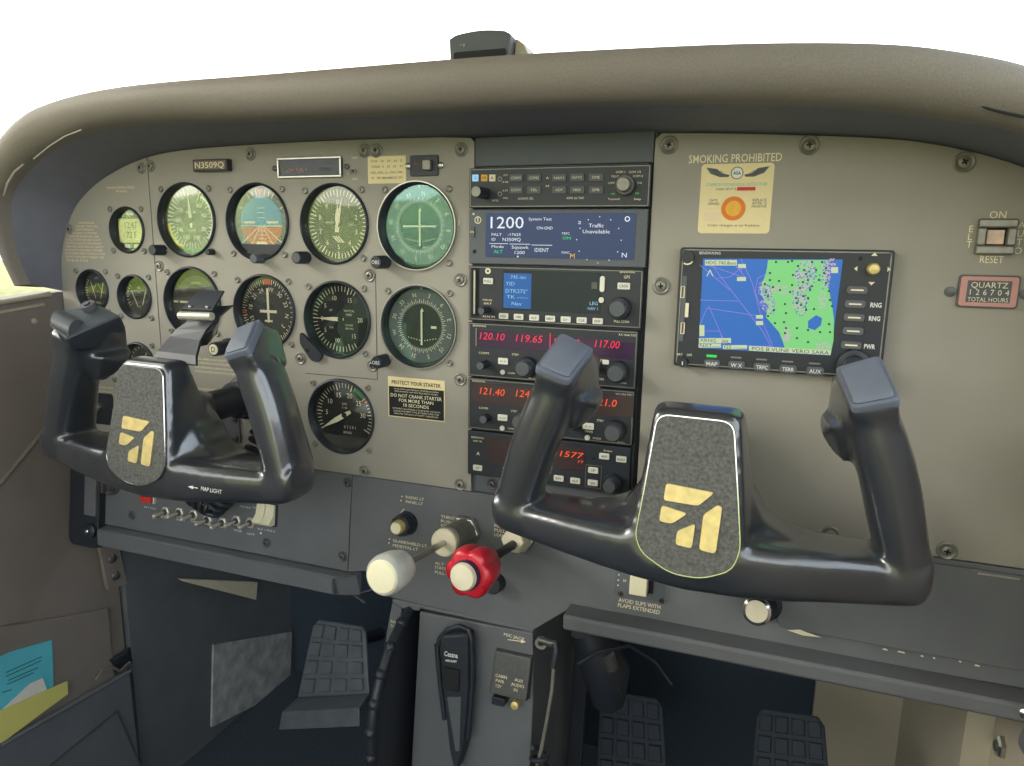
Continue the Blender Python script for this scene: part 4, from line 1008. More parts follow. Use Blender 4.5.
# autopilot
t, o = unit('autopilot', 'autopilot controller with pale buttons and red altitude digits, lowest radio', 'radio', -50.5, -95.5, 117.5, trim=False)
part_at(t, o, 'display_window', 'orwin', lambda b: b.prism([q_(487, 437), q_(487, 461), q_(585, 471), q_(585, 449)], 3, 3.4))
seg(t, o, [('1577', 560, 584, 453, 456)], 'digitor', 5.6); seg(t, o, [('FT', 578, 584, 461.5, 462)], 'digitor', 2.4)
for px, py, s in ((478, 467.5, 'AP'), (508, 470, 'HDG'), (525, 473, 'NAV'), (542.5, 475.7, 'APR'), (559, 478, 'REV'), (575.5, 480.5, 'ALT'), (604.5, 456, 'ARM'), (621.5, 459, 'BARO'), (593.5, 470, 'UP'), (593, 482.5, 'DN')): btn(t, o, px, py, 9.6, 5.6, s)
dial(t, o, 609, 487.5, 8.6, 18, 'black', 6, 'knobgrey')
lab(t, o, [('BENDIX/KING', 471.5, 484, 437.5, 1.7), ('KAP 140', 473.5, 482, 441, 1.7), ('A', 476.5, 480, 453.5, 3.4), ('PUSH', 604, 612, 451, 1.6)])
b = MB(o); A = q_(586, 464.5); C2 = q_(600, 488.5); b.line([(A[0], A[1]), (C2[0]+.6, A[1]), (C2[0]+.6, C2[1]), (A[0], C2[1])], .5, 3.3, closed=True); b.build('key_outline', M['screw'], t)
u = q_(594, 458.5); part_at(t, o, 'light_sensor', 'dark', lambda b: b.disc(u[0], u[1], 1.4, 3, 3.3, 12))
t = thing('filler_plate', 'grey filler plate under the autopilot at the foot of the radio stack', 'filler plate', (40, -106, 0))
b = MB((40, -106)); b.box(-38, 120, -114, -97, -4.8, -2.5, r=2); b.build('plate', M['bay'], t, bevel=.5)

# ================================================================== MOVING MAP DISPLAY
mo = (232, 78)
t = thing('moving_map_display', 'multifunction display showing a blue and green moving map on the right panel', 'display', (232, 78, 0))
mb = [U(680.5, 247, 8), U(894, 250.5, 8), U(883, 377, 8), U(673, 368, 8)]
X0 = (mb[0][0]+mb[3][0])/2; X1 = (mb[1][0]+mb[2][0])/2; Z1 = (mb[0][1]+mb[1][1])/2; Z0 = (mb[2][1]+mb[3][1])/2
b = MB(mo); b.box(X0, X1, Z0, Z1, .05, 8, r=2.5); b.build('housing', M['black'], t, bevel=1)
b = MB(mo); b.line(rrect(X1-X0-5, Z1-Z0-4, 1.5, 3, (X0+X1)/2, (Z0+Z1)/2), .9, 8.15, closed=True); b.build('trim_line', M['screw'], t)
w8 = 8
def q8(px, py): return U(px, py, w8)
sc_ = [q8(703, 258.5), q8(843, 259.5), q8(830.5, 355.5), q8(698.5, 348)]
b = MB(mo); b.prism([sc_[3], sc_[2], sc_[1], sc_[0]], 8, 8.3); scr = b.build('screen', M['mapblue'], t)
def mp(name, mt, fn, z): b = MB(mo); fn(b, z); return b.build(name, M[mt], scr, smooth='flat')
land = [(768, 260), (800, 260), (828, 260), (826, 275), (829, 290), (832, 305), (834, 320), (833.5, 340), (830.5, 355), (786, 352.5), (783, 342), (779, 332), (772, 324), (766, 317), (768, 306), (762, 296), (760, 288), (765, 276), (767, 268)]
mp('land', 'mapgreen', lambda b, z: b.flat([q8(*p) for p in land], z), 8.45)
mp('lake', 'mapblue', lambda b, z: b.flat([q8(*p) for p in [(816, 315), (822, 318), (821, 325), (815, 330), (808, 328), (808, 321)]], z), 8.6)
def blob(b, z, cx, cy, rx, ry, n=14, j=.35):
    b.flat([q8(cx+rx*(1+random.uniform(-j, j))*math.cos(2*PI*i/n), cy+ry*(1+random.uniform(-j, j))*math.sin(2*PI*i/n)) for i in range(n)], z)
def f(b, z):
    for cx, cy, rx, ry in ((806, 275, 9, 13), (768, 300, 6, 12), (800, 300, 7, 14), (825, 275, 5, 12), (822, 300, 4, 8), (764, 290, 5, 8), (786, 334, 5, 7), (832, 262, 4, 4), (781, 290, 8, 4), (824, 346, 7, 4)):
        n = int(rx*ry*1.3)
        for k in range(n):
            a = random.uniform(0, 2*PI); q = math.sqrt(random.random())*1.15; x = cx+rx*q*math.cos(a); y = cy+ry*q*math.sin(a); s = random.uniform(.35, .8)
            u_ = q8(x, y); b.flat([(u_[0]-s, u_[1]-s*.7), (u_[0]+s, u_[1]-s*.7), (u_[0]+s, u_[1]+s*.7), (u_[0]-s, u_[1]+s*.7)], z+random.random()*.04)
mp('city_areas', 'mappink', f, 8.5)
def f2(b, z):
    for cx, cy, rx, ry in ((806, 275, 9, 13), (768, 300, 6, 12), (800, 300, 7, 14), (825, 275, 5, 12), (764, 290, 5, 8)):
        for k in range(int(rx*ry*.5)):
            a = random.uniform(0, 2*PI); q = math.sqrt(random.random())*1.2; u_ = q8(cx+rx*q*math.cos(a), cy+ry*q*math.sin(a)); s = random.uniform(.3, .6)
            b.flat([(u_[0]-s, u_[1]-s), (u_[0]+s, u_[1]-s), (u_[0]+s, u_[1]+s), (u_[0]-s, u_[1]+s)], z+random.random()*.03)
mp('city_water_specks', 'mapblue', f2, 8.58)
def f(b, z):
    for p in [((708, 260), (741, 303), (762, 330), (773, 350)), ((741, 259), (752, 282), (762, 320), (774, 349)), ((700, 300), (738, 301)), ((700, 325), (707, 308), (760, 316)), ((709, 306), (724, 341), (700, 343)), ((705, 264), (746, 278), (730, 259)), ((742, 274), (741, 268), (730, 277), (718, 278)), ((770, 272), (758, 278), (755, 292), (760, 305), (770, 308)), ((700, 347), (770, 346)), ((700, 331), (720, 331), (723, 342)), ((700, 265), (730, 290)), ((760, 290), (775, 303), (773, 315))]:
        b.line([q8(*x) for x in p], .5, z); z += .005
mp('airways', 'mapurple', f, 8.7)
def f(b, z):
    for x0, y0, x1, y1 in ((705, 260, 737, 265.5), (699, 338, 731, 343), (698.7, 343.5, 721, 347.5), (723, 345, 747, 349), (749, 346.5, 830, 354.5), (831, 267, 838, 273), (699.5, 325, 704.5, 336), (738, 264, 746, 268), (737, 277, 746, 281), (756, 315, 763, 318.5), (756, 321, 763, 325)):
        A = q8(x0, y0); C2 = q8(x1, y1); B2 = q8(x1, y0); D2 = q8(x0, y1)
        hh = abs((q8((x0+x1)/2, y0)[1]-q8((x0+x1)/2, y1)[1])); 
        if x1-x0 > 60: b.flat([q8(749, 345.5), q8(831, 350.5), q8(830.5, 355), q8(749, 350.5)], z)
        else: b.flat([A, B2, C2, D2], z)
        z += .004
    b.line([q8(707, 276), q8(710, 270), q8(713, 276)], .8, z)
mp('data_fields', 'maptag', f, 8.75)
def f(b, z):
    random.seed(3)
    for s, x0, x1, y in (('HDG 740.8nm', 706, 736, 262.8), ('XRNG   30L', 700, 730, 340.6), ('NXT----', 700, 720, 345.6), ('GS ------', 724, 746, 347.2)):
        a = q8(x0, y); c = q8(x1, y); b.text(s, (a[0]+c[0])/2, (a[1]+c[1])/2, 2.8, z, width=c[0]-a[0])
    a = q8(752, 348); c = q8(829, 353); b.text('POS B.VUNE VERO SARA', (a[0]+c[0])/2, (a[1]+c[1])/2, 3, z, width=(c[0]-a[0]))
    for x, y in ((776, 262), (788, 262), (792, 261), (770, 273), (770, 280), (779, 281), (773, 287), (765, 284), (780, 290), (766, 292), (768, 296), (792, 285), (790, 292), (796, 298), (797, 303), (800, 288), (806, 274), (803, 296), (785, 304), (774, 310), (786, 313), (806, 310), (814, 309), (826, 283), (829, 291), (830, 300), (832, 306), (797, 328), (768, 316), (775, 323), (784, 322), (785, 333), (797, 338), (808, 342), (812, 262), (798, 266), (803, 282), (812, 286), (819, 280), (793, 275), (829, 324), (830, 332), (808, 330), (820, 332), (786, 328), (826, 268), (822, 262), (824, 273), (801, 305), (808, 298), (808, 280), (804, 270), (810, 290), (816, 270)):
        a = q8(x, y); b.disc(a[0], a[1], .95, z-.1, z, 7)
mp('symbols', 'mapdark', f, 8.9)
def b8(px, py, w, h, txt=None, mt='bay', fr='screw'):
    u = q8(px, py); k = part_at(t, mo, 'button', mt, lambda b: b.box(u[0]-w/2, u[0]+w/2, u[1]-h/2, u[1]+h/2, 8, 9.8, r=2), bevel=.4)
    return u
for i, (px, py) in enumerate(((857, 290), (855, 304), (854, 317.5), (853, 331), (851, 345))):
    u = b8(px, py, 15, 6); part_at(t, mo, 'key_bar', 'cream', lambda b: b.box(u[0]-4.5, u[0]+4.5, u[1]-.6, u[1]+.6, 9.8, 10.1))
for i, (px, py, s) in enumerate(((712, 363.5, 'MAP'), (736.5, 365, 'W X'), (762, 367, 'TRFC'), (788, 369, 'TERR'), (815, 371, 'AUX'))):
    u = b8(px, py, 13, 6.6); part_at(t, mo, 'legend', 'white', lambda b: b.text(s, u[0], u[1], 3.2, 10.1, width=min(9, 3*len(s)), bold=.01))
    v = q8(px-.4, py-7.5); part_at(t, mo, 'key_light', 'digitgreen' if i == 0 else 'screw', lambda b: b.box(v[0]-4.2, v[0]+4.2, v[1]-(1 if i == 0 else .6), v[1]+(1 if i == 0 else .6), 8, 8.5))
u = q8(873, 269); part_at(t, mo, 'joystick', 'brass', lambda b: b.lathe([(4.6, 8), (4.6, 14), (3.6, 16), (1, 16.6)], u[0], u[1], 24), smooth=True)
def f(b):
    for dx, dy in ((0, 10), (0, -10), (10, 0), (-11, 0)):
        if dx == 0: s = 1 if dy > 0 else -1; b.flat([(u[0]-2.3, u[1]+dy), (u[0]+2.3, u[1]+dy), (u[0], u[1]+dy+s*2.6)][::s], 8.2)
        else: s = 1 if dx > 0 else -1; b.flat([(u[0]+dx, u[1]+2), (u[0]+dx, u[1]-2), (u[0]+dx+s*2.4, u[1])][::-s], 8.2)
part_at(t, mo, 'arrows', 'ivory', f)
for px, py, s in ((876, 305, 'RNG'), (874.5, 318.5, 'RNG'), (869.5, 346.5, 'PWR')):
    v = q8(px, py); part_at(t, mo, 'legend', 'white', lambda b: b.text(s, v[0], v[1], 3.6, 8.3, width=8, bold=.03))
v = q8(853, 365); part_at(t, mo, 'rotary_knob', 'black', lambda b: b.lathe([(13, 8), (12.5, 15), (9, 16), (9, 22), (8, 23)], v[0], v[1], 32), smooth=True)
v = q8(688, 257); part_at(t, mo, 'corner_knob', 'bezel', lambda b: b.lathe([(5.5, 8), (5, 11)], v[0], v[1], 24), smooth=True)
part_at(t, mo, 'corner_mark', 'ivory', lambda b: b.ring(v[0], v[1]-1, 4.4, 5.6, 11, 11.3, 30, 120, 215))
v = q8(683, 362); part_at(t, mo, 'dimmer_knob', 'bezel', lambda b: b.lathe([(4.5, 8), (4, 12)], v[0], v[1], 24), smooth=True)
part_at(t, mo, 'dimmer_mark', 'ivory', lambda b: (b.box(v[0]-.5, v[0]+.5, v[1]-2, v[1]+1, 12, 12.3), b.text('BRT', v[0]-3, v[1]+6.5, 2, 8.3), b.text('OFF', v[0]+5, v[1]+6.5, 2, 8.3)))
A = q8(685, 276); C2 = q8(680, 341); part_at(t, mo, 'card_slot', 'bay', lambda b: b.box(A[0]-1.8, A[0]+1.8, C2[1], A[1], 8, 8.6, r=1))
for py in (292, 328):
    v = q8(682.7, py); part_at(t, mo, 'slot_clip', 'tan', lambda b: (b.box(v[0]-1.8, v[0]-.9, v[1]-5, v[1]+5, 8.6, 9), b.box(v[0]+.9, v[0]+1.8, v[1]-5, v[1]+5, 8.6, 9), b.box(v[0]-1.8, v[0]+1.8, v[1]+4.4, v[1]+5, 8.6, 9), b.box(v[0]-1.8, v[0]+1.8, v[1]-5, v[1]-4.4, 8.6, 9)))
v = q8(687, 310); part_at(t, mo, 'card_tab', 'ivory', lambda b: b.box(v[0]-1.4, v[0]+1.4, v[1]-6, v[1]+6, 8.6, 9.6))
v = q8(710, 253); part_at(t, mo, 'brand_lettering', 'white', lambda b: b.text('BENDIX/KING', v[0], v[1], 2.2, 8.3, width=17))
v = q8(860.5, 258.5); part_at(t, mo, 'light_sensor', 'dark', lambda b: b.disc(v[0], v[1], 1.6, 8, 8.4, 12))

# ================================================================== YOKES
def superring(u, v, w, a, b_, nrm='v', n=20, e=3.2):
    """section ring: half sizes a (across) and b_ (depth); nrm 'v' = path runs up, 'u' = path runs across"""
    out = []
    for i in range(n):
        t = 2*PI*i/n; c, s = math.cos(t), math.sin(t)
        x = a*math.copysign(abs(c)**(2/e), c); y = b_*math.copysign(abs(s)**(2/e), s)
        out.append((u+x, v, w+y) if nrm == 'v' else (u, v+x, w+y))
    return out
def wf(y): return 136+24*(18-y)/126
def wb(y): return 114-32*(18-y)/126
def bow(u): return 136.5+20*max(0, 1-(u/125)**2)
def yoke_mesh():
    b = MB()
    secs = [(-154, -66, -87), (-150, -69, -93), (-144, -70, -97), (-126, -72, -101), (-94, -74, -107.5), (-66, -75.5, -112.5), (-38, -76, -117), (0, -70, -121), (38, -76, -119), (66, -75.5, -115.5), (94, -74, -110), (126, -72, -105), (144, -70, -102), (150, -69, -99), (154, -66, -90)]
    dep = lambda u: 29.5 if abs(u) < 95 else (29.5-7*(abs(u)-95)/55 if abs(u) < 151 else 17)
    s2 = []
    for u, a, c in secs:
        f = bow(u); s2.append((u, (a-124.4)*(627-f)/490.5+124.4, (c-124.4)*(637-f)/505+124.4, f))
    b.loft([superring(u, (a+c)/2, f-dep(u) - (3 if abs(u) > 151 else 0), (a-c)/2+.8, dep(u), 'u', e=4.5) for u, a, c, f in s2])
    for s in (-1, 1):
        k = roundpoly([(s*30, -30), (s*41, -44), (s*50, -60), (s*66, -68), (s*96, -75), (s*30, -90)], 3, 3)
        b.loft([[(x, y, 86) for x, y in k], [(x, y, 122) for x, y in k], [(x*.9, y-10, 138) for x, y in k]])
    for s in (-1, 1):
        path = [(138, -90, 15, 26), (138, -78, 17, 28), (136, -66, 18, 28), (130.5, -46, 19, 27), (124, -22, 19.5, 26), (117, -2, 20, 26), (111.5, 14, 19, 26), (108, 27, 16, 25)]
        R = []
        for u, v, a, d in path:
            R.append(superring(s*u, v, 136-(d-3.5), a-.5, d-3.5, 'v', e=2.7))
        b.loft(R)
        b.hull([(s*x, y, z) for x, y, z in [(94, 31, 138), (119, 39, 138), (84, 49, 110), (108, 59, 110), (93, 26, 138), (119.5, 33, 138), (84, 41, 80), (106, 50, 80), (84, 14, 78), (110, 14, 78), (120, 18, 86), (96, 14, 130), (124, 14, 132), (123, 30, 120)]])
        b.hull([(s*x, y, z) for x, y, z in [(80, 16, 76), (78.5, 8, 82), (80, 0, 88), (88, -10, 96), (96, -14, 112), (92, 14, 120), (84, 12, 112), (110, 10, 80), (110, -8, 92)]])
    fr = roundpoly([(-31, 18), (26, 18), (34, -40), (37, -74), (26, -95), (-30, -95), (-42, -74), (-36, -40)], 9, 5)
    bk = roundpoly([(-33, 20), (29, 20), (38, -30), (46, -78), (52, -98), (-52, -98), (-48, -78), (-39, -30)], 9, 5)
    R_ = []
    for fq, xy in ((0, 0), (.15, 0), (.85, .75), (1, 1)):
        R_.append([(x*(1-xy)+X*xy, y*(1-xy)+Y*xy, wb(y)*(1-fq)+wf(Y)*fq) for (x, y), (X, Y) in zip(bk, fr)])
    b.loft(R_)
    b.hull([(x, y, z) for x, y, z in [(-20, -22, 74), (20, -22, 74), (-20, -60, 70), (20, -60, 70), (-34, -6, 114), (30, -6, 114), (-42, -80, 92), (42, -80, 92)]])
    for v in b.bm.verts: pass
    o = b.build('body', M['yoke'])
    o.data.name = 'yoke_body'
    md = o.modifiers.new('r', 'REMESH'); md.mode = 'VOXEL'; md.voxel_size = .0021
    bpy.context.view_layer.update()
    me = D.meshes.new_from_object(o.evaluated_get(bpy.context.evaluated_depsgraph_get()))
    D.objects.remove(o)
    bm = bmesh.new(); bm.from_mesh(me)
    for k in range(9): bmesh.ops.smooth_vert(bm, verts=bm.verts, factor=.5, use_axis_x=True, use_axis_y=True, use_axis_z=True)
    bm.to_mesh(me); bm.free(); me.materials.clear(); me.materials.append(M['yoke'])
    for p in me.polygons: p.use_smooth = True
    return me
YM = yoke_mesh()
PLATE = roundpoly([(-28.5, 14), (22.5, 14), (30, -40), (34.5, -76), (30, -92), (10, -102), (-12, -102), (-33, -90), (-38.5, -78), (-34, -40)], 9, 5)
def onhub(u, v):
    d = 140
    for _ in range(6):
        k = (627-d)/487; x = ((u+186.5)-227.3)*k+227.3-186.5; y = (v-124.4)*k+124.4; d = 139+24*(18-y)/126
    return x, y
PLATE = [onhub(*p) for p in PLATE]
def slant(b, base=136):
    for v in b.bm.verts: v.co.z += (24*(18-(v.co.y*1000-40))/126)/1000
def yoke(x0, lab, left):
    t = thing('control_yoke', lab, 'control yoke', (x0, -40, 0)); t.matrix_world = FP @ Matrix.Translation((x0/1000, -.04, 0)) @ Matrix.Rotation(-math.radians(.8), 4, 'Z')
    oy = (0, -40)
    body = D.objects.new('body', YM); COL.objects.link(body); body.parent = t; body.matrix_local = Matrix.Translation((0, .04, 0))
    b = MB(oy); b.prism(PLATE, 134.5, 138.6, bev=.8); slant(b); b.build('hub_cover', M['flock'], t)
    b = MB(oy); n = len(PLATE); c = [(x, y, 138.0) for x, y in PLATE]; b.tube(c+[c[0], c[1]], .75, 6, caps=False); slant(b); b.build('cover_trim', M['chrome'], t, smooth=True)
    b = MB(oy)
    for pg in ([(-17.5, -35), (15.5, -37), (5.5, -48), (-18.5, -47.5)], [(-19.5, -51.5), (-1.5, -55), (-11.5, -64), (-20.5, -63.5)], [(4.5, -61.5), (3.5, -80), (-8, -79), (-7.5, -69)], [(9.5, -54), (18.5, -45.5), (21.5, -47), (20, -79), (18.5, -81), (8.5, -80)]):
        b.prism(roundpoly([onhub(x-1.5, y) for x, y in pg], 2.2, 3), 138.4, 139.6)
    slant(b)
    b.build('emblem', M['brass'], t)
    for s in (-1, 1):
        if left and s == -1: continue
        Q = [Vector((s*93.5, 31.5, 139)), Vector((s*118.5, 39.5, 139)), Vector((s*108.5, 61.5, 110)), Vector((s*84, 51.5, 110))]
        e1 = (Q[1]-Q[0]).normalized(); n = e1.cross(Q[3]-Q[0]).normalized()
        if n.z < 0: n = -n
        def padring(k, h):
            c = (Q[0]+Q[1]+Q[2]+Q[3])/4; P4 = [c+(q-c)*k for q in Q]; out = []
            for i in range(4):
                p = P4[i]; a = P4[i-1]-p; d = P4[(i+1) % 4]-p; A = p+a.normalized()*4; B_ = p+d.normalized()*4
                for j in range(4): tt = j/3; out.append(tuple(A*(1-tt)**2+p*2*tt*(1-tt)+B_*tt*tt + n*h))
            return out
        b = MB(oy); b.loft([padring(1.08, -6), padring(1.08, -.6), padring(1.04, 0.4)]); rim = b.build('grip_rim', M['cap'], t, smooth=True)
        b = MB(oy); b.loft([padring(.93, 0), padring(.93, 1.6), padring(.86, 2.8)]); b.build('grip_cap', M['cap'], t, smooth=True)
    b = MB(oy); b.disc(0, -40, 16, 0, 88, 28); b.build('shaft', M['black'], t, smooth=True)
    b = MB(oy); b.lathe([(24, .05), (24, 10), (21, 13), (16.2, 14), (16.2, 10)], 0, -40, 32, caps=False); b.build('shaft_collar', M['black'], t, smooth=True)
    b = MB(oy); b.lathe([(20, 14), (20, 24), (16.3, 26)], 0, -40, 32); b.build('shaft_seal', M['bezel'], t, smooth=True)
    b = MB(oy); b.tube([(-16, -54, 70), (-22, -56, 70)], 5, 12); b.build('shaft_pin', M['steel'], t, smooth=True)
    return t, oy
ty, oy = yoke(-311, 'left control yoke, black with switch pod on its left grip, chart clip above', True)
tr, _ = yoke(186.5, 'right control yoke, black with plain caps on both grips, before the map display', False)
# switch pod on the left grip of the left yoke
b = MB(oy); b.hull([(-108, 45, 141), (-88, 33, 143), (-106, 32, 138), (-90, 22, 137), (-118, 54, 122), (-118, 40, 118), (-80, 50, 88), (-84, 38, 80), (-88, 18, 84), (-98, 62, 96), (-104, 50, 78), (-98, 10, 100), (-112, 60, 108)]); pod = b.build('switch_pod', M['bezel'], ty, bevel=3)
b = MB(oy)
sec = lambda A, B_, n=7: None
a0 = Vector((-106, 47, 145)); a1 = Vector((-84, 39, 145)); c0 = Vector((-114, 58, 124)); c1 = Vector((-90, 49, 124))
up = Vector((0.12, .62, .42)); R_ = []
for A, C_ in ((a0, c0), (a1, c1)):
    ring = []
    for i in range(9):
        k = i/8; ring.append(tuple(A.lerp(C_, k) + up*(9*math.sin(PI*k)**.7 if 0 < k < 1 else 0)))
    ring += [tuple(C_-up*3), tuple(A-up*3)]
    R_.append(ring)
b.loft(R_); b.build('trim_rocker', M['knobgrey'], pod, smooth=True, angle=50)
b = MB(oy); b.loft([[tuple(p) for p in (Vector((-109, 44, 143)), Vector((-86, 33, 145)), Vector((-78, 51, 92)), Vector((-100, 60, 96)), Vector((-119, 55, 120)))], [tuple(p+Vector((0, 2.4, 1.4))) for p in (Vector((-109, 44, 143)), Vector((-86, 33, 145)), Vector((-78, 51, 92)), Vector((-100, 60, 96)), Vector((-119, 55, 120)))]]); b.build('pod_cover', M['bay'], pod, bevel=1)
b = MB(oy)
P1 = Vector((-100, 59, 107)); b.tube([tuple(P1), tuple(P1+Vector((0, 5, 3)))], 7, 20); b.build('button_collar', M['knobgrey'], pod, smooth=True, angle=40)
b = MB(oy); b.tube([tuple(P1+Vector((0, 5, 3))), tuple(P1+Vector((0, 6.4, 4)))], 3.2, 14); b.build('talk_button', M['redwin'], pod)
b = MB(oy); u_ = U(218, 486.5, 144); e_ = u_[0]+311; v_ = u_[1]
for q in range(1):
    b.text('MAP LIGHT', e_, v_, 4.0, bow(e_-14)+1.2, width=24, shear=.3); b.flat([(e_-25, v_+.3), (e_-19, v_+2), (e_-19, v_-1.6)], bow(e_-22)+1.6); b.line([(e_-20, v_+.3), (e_-14, v_+.3)], .8, bow(e_-20)+1.6)
b.build('lettering', M['white'], ty)
# chart clip: stands on the left hub
t = thing('chart_clip', 'black spring chart clip standing on the left yoke hub', 'clip', (-311, 20, 100))
oc = (0, 0)
def cu(px, py, d): u = U(px, py, d); return Vector((u[0]+311, u[1]-20, d-100))
b = MB()
prof = [((150, 360), (196, 365), 116), ((157, 351), (196, 355.5), 112), ((169.6, 336), (200, 340.5), 109), ((176, 329), (206, 330), 106), ((186, 322), (214, 321), 104), ((190, 315), (214, 312), 103)]
r = []
for (l, r_, d) in prof:
    a = cu(l[0], l[1], d); c = cu(r_[0], r_[1], d); r.append([tuple(a), tuple(c), tuple(c+Vector((0, -1.5, -2.5))), tuple(a+Vector((0, -1.5, -2.5)))])
b.loft(r); b.build('bracket', M['black'], t, bevel=.5)
def slab(b, q, th):
    q = [Vector(v) for v in q]; n = (q[1]-q[0]).cross(q[3]-q[0]).normalized()*th
    b.loft([[tuple(v) for v in q], [tuple(v+n) for v in q]])
b = MB(); slab(b, [cu(182.5, 310, 114), cu(213.5, 311.5, 114), cu(225, 292, 94), cu(200, 291.5, 94)], 2.0); b.build('upper_jaw', M['black'], t, bevel=.5)
b = MB(); b.tube([tuple(cu(180, 315.5, 115)), tuple(cu(212, 316.5, 115))], 3.8, 12); b.build('jaw_lip', M['nickel'], t, smooth=True)
b = MB(); slab(b, [cu(204, 321, 108), cu(218, 319, 108), cu(234, 306, 94), cu(213, 308, 94)], 1.6); b.build('lower_jaw', M['black'], t, bevel=.4)
for px, py in ((191, 306.5), (208, 307)):
    b = MB(); p = cu(px, py, 113); b.ball(p.x, p.y, p.z+1, 1.7, 10); b.build('rivet', M['steel'], t, smooth=True)
b = MB(); slab(b, [cu(195, 347.5, 100), cu(218, 323, 100), cu(216, 333, 100), cu(207, 345, 100)], 1.2); b.build('steel_leaf', M['steel'], t)

# coiled cords
def coil(path, R, turns, rw):
    P = [Vector(p) for p in path]; n = turns*18; out = []
    seg = [0]
    for a, c in zip(P, P[1:]): seg.append(seg[-1]+(c-a).length)
    def at(s):
        d = s*seg[-1]
        for i in range(len(P)-1):
            if d <= seg[i+1] or i == len(P)-2: return P[i].lerp(P[i+1], (d-seg[i])/(seg[i+1]-seg[i])), (P[i+1]-P[i]).normalized()
    for i in range(n+1):
        c, tn = at(i/n); a = tn.cross(Vector((0, 0, 1))).normalized() if abs(tn.z) < .95 else Vector((1, 0, 0)); d = tn.cross(a)
        th = 2*PI*i/18; out.append(tuple(c + a*R*math.cos(th) + d*R*math.sin(th)))
    return out
def fcu(px, py, d): u = U(px, py, d); return (u[0]+280, u[1]+60, d)
t = thing('coiled_cord', 'black coiled cord hanging behind the left yoke, down over the switch row', 'cord', (-280, -60, 0))
b = MB(); b.tube(coil([fcu(266, 405, 24), fcu(261, 440, 28), fcu(250, 462, 34), fcu(232, 490, 38), fcu(214, 508, 36), fcu(196, 496, 30), fcu(186, 484, 22)], 10, 19, 3.4), 3.0, 8); b.build('coil', M['black'], t, smooth=True)
b = MB(); b.tube([fcu(268, 405, 26), fcu(268, 392, 20), fcu(262, 384, 10), fcu(258, 380, 0)], 4, 8); b.build('lead', M['black'], t, smooth=True)

# ================================================================== SWITCH ROW
proto = None
for i, (px, py, where) in enumerate([(165, 512, 'first from the left of the row'), (179, 513, 'second from the left of the row'), (193, 515, 'left of the coiled cord'), (207, 520, 'partly under the coiled cord, left one'), (222, 523, 'partly under the coiled cord, right one'), (236, 521, 'right of the coiled cord'), (250, 523, 'next to the white master switch')]):
    lab_ = 'nickel toggle switch on the left lower panel, ' + where
    u = UL(px, py, 2)
    if proto is None: proto = toggle('toggle_switch', lab_, u, FL, r=6.6, L=12, dirn=(-.75, -.55), group='toggle switches on the left lower panel'); s = proto
    else: s = dup(proto, lab_); s.matrix_world = FL @ Matrix.Translation((u[0]/1000, u[1]/1000, 0))
u = UL(149.5, 499)
t = thing('red_switch_guard', 'small red guard at the left end of the switch row', 'switch guard', (u[0], u[1], 0), FL)
b = MB(); b.box(-9, 8, -3.4, 3.4, .05, 6, r=1); b.build('guard', M['red'], t, bevel=.6)
b = MB(); b.box(9.5, 10.8, -4, 4, .05, 4); b.build('edge_mark', M['white'], t)
u = UL(157, 516)
t = thing('breaker_button', 'tiny white breaker button under the red guard', 'button', (u[0], u[1], 0), FL)
b = MB(); b.lathe([(2.6, .05), (2.6, 5), (1.6, 6)], 0, 0, 14); b.build('cap', M['ivory'], t, smooth=True); b = MB(); b.lathe([(3.8, .05), (3.6, 1.4)], 0, 0, 14); b.build('collar', M['screw'], t)
q = [UL(258, 503), UL(277, 503), UL(276, 526), UL(259, 524)]
cx = sum(p[0] for p in q)/4; cy = sum(p[1] for p in q)/4
t = thing('master_switch', 'large white split rocker master switch at the right end of the row', 'switch', (cx, cy, 0), FL)
b = MB(); b.box(-14, 14, -13, 14, .05, 1.6, r=2); b.build('plate', M['black'], t)
for s in (-1, 1):
    x0, x1 = (-12, -.3) if s < 0 else (.3, 12)
    b = MB(); b.loft([[(x0, 12, 1.6), (x1, 12, 1.6), (x1, 12, 4), (x0, 12, 4)], [(x0, 0, 1.6), (x1, 0, 1.6), (x1, 0, 6), (x0, 0, 6)], [(x0, -8, 1.6), (x1, -8, 1.6), (x1, -8, 12), (x0, -8, 12)], [(x0, -11, 1.6), (x1, -11, 1.6), (x1, -11, 9), (x0, -11, 9)]]); b.build('rocker', M['ivory'], t, bevel=.6)
u = UL(112, 483)
t = thing('ignition_switch', 'round silver-rimmed ignition switch half hidden under the left yoke', 'switch', (u[0], u[1], 0), FL)
b = MB(); b.lathe([(15, .05), (15, 3), (13, 5), (11, 4)], 0, 0, 32); b.build('rim', M['steel'], t, smooth=True); b = MB(); b.lathe([(9, 4), (9, 9)], 0, 0, 24); b.box(-2, 2, -10, 10, 9, 14); b.build('key_barrel', M['screwd'], t)

# ================================================================== ENGINE CONTROLS
# dimmer
u = UL(407, 523)
t = thing('light_dimmer', 'black fluted dimmer knob with cream centre on the centre lower panel', 'dimmer', (u[0], u[1], 0), FL)
v = UL(403, 526, 22); d = (v[0]-u[0], v[1]-u[1])
b = MB(); b.lathe([(12.5, .05), (12, 4)], 0, 0, 32); b.build('skirt', M['black'], t)
k = knob(t, 0, 0, 11, 16, 'black', flute=12, z0=4); b = MB(); b.lathe([(7.2, 16), (7, 22), (6, 24)], 0, 0, 24); b.build('inner_knob', M['brass'], t, smooth=True); b = MB(); b.disc(0, 0, 5.4, 24, 24.4, 24); b.build('inner_cap', M['ivory'], t)
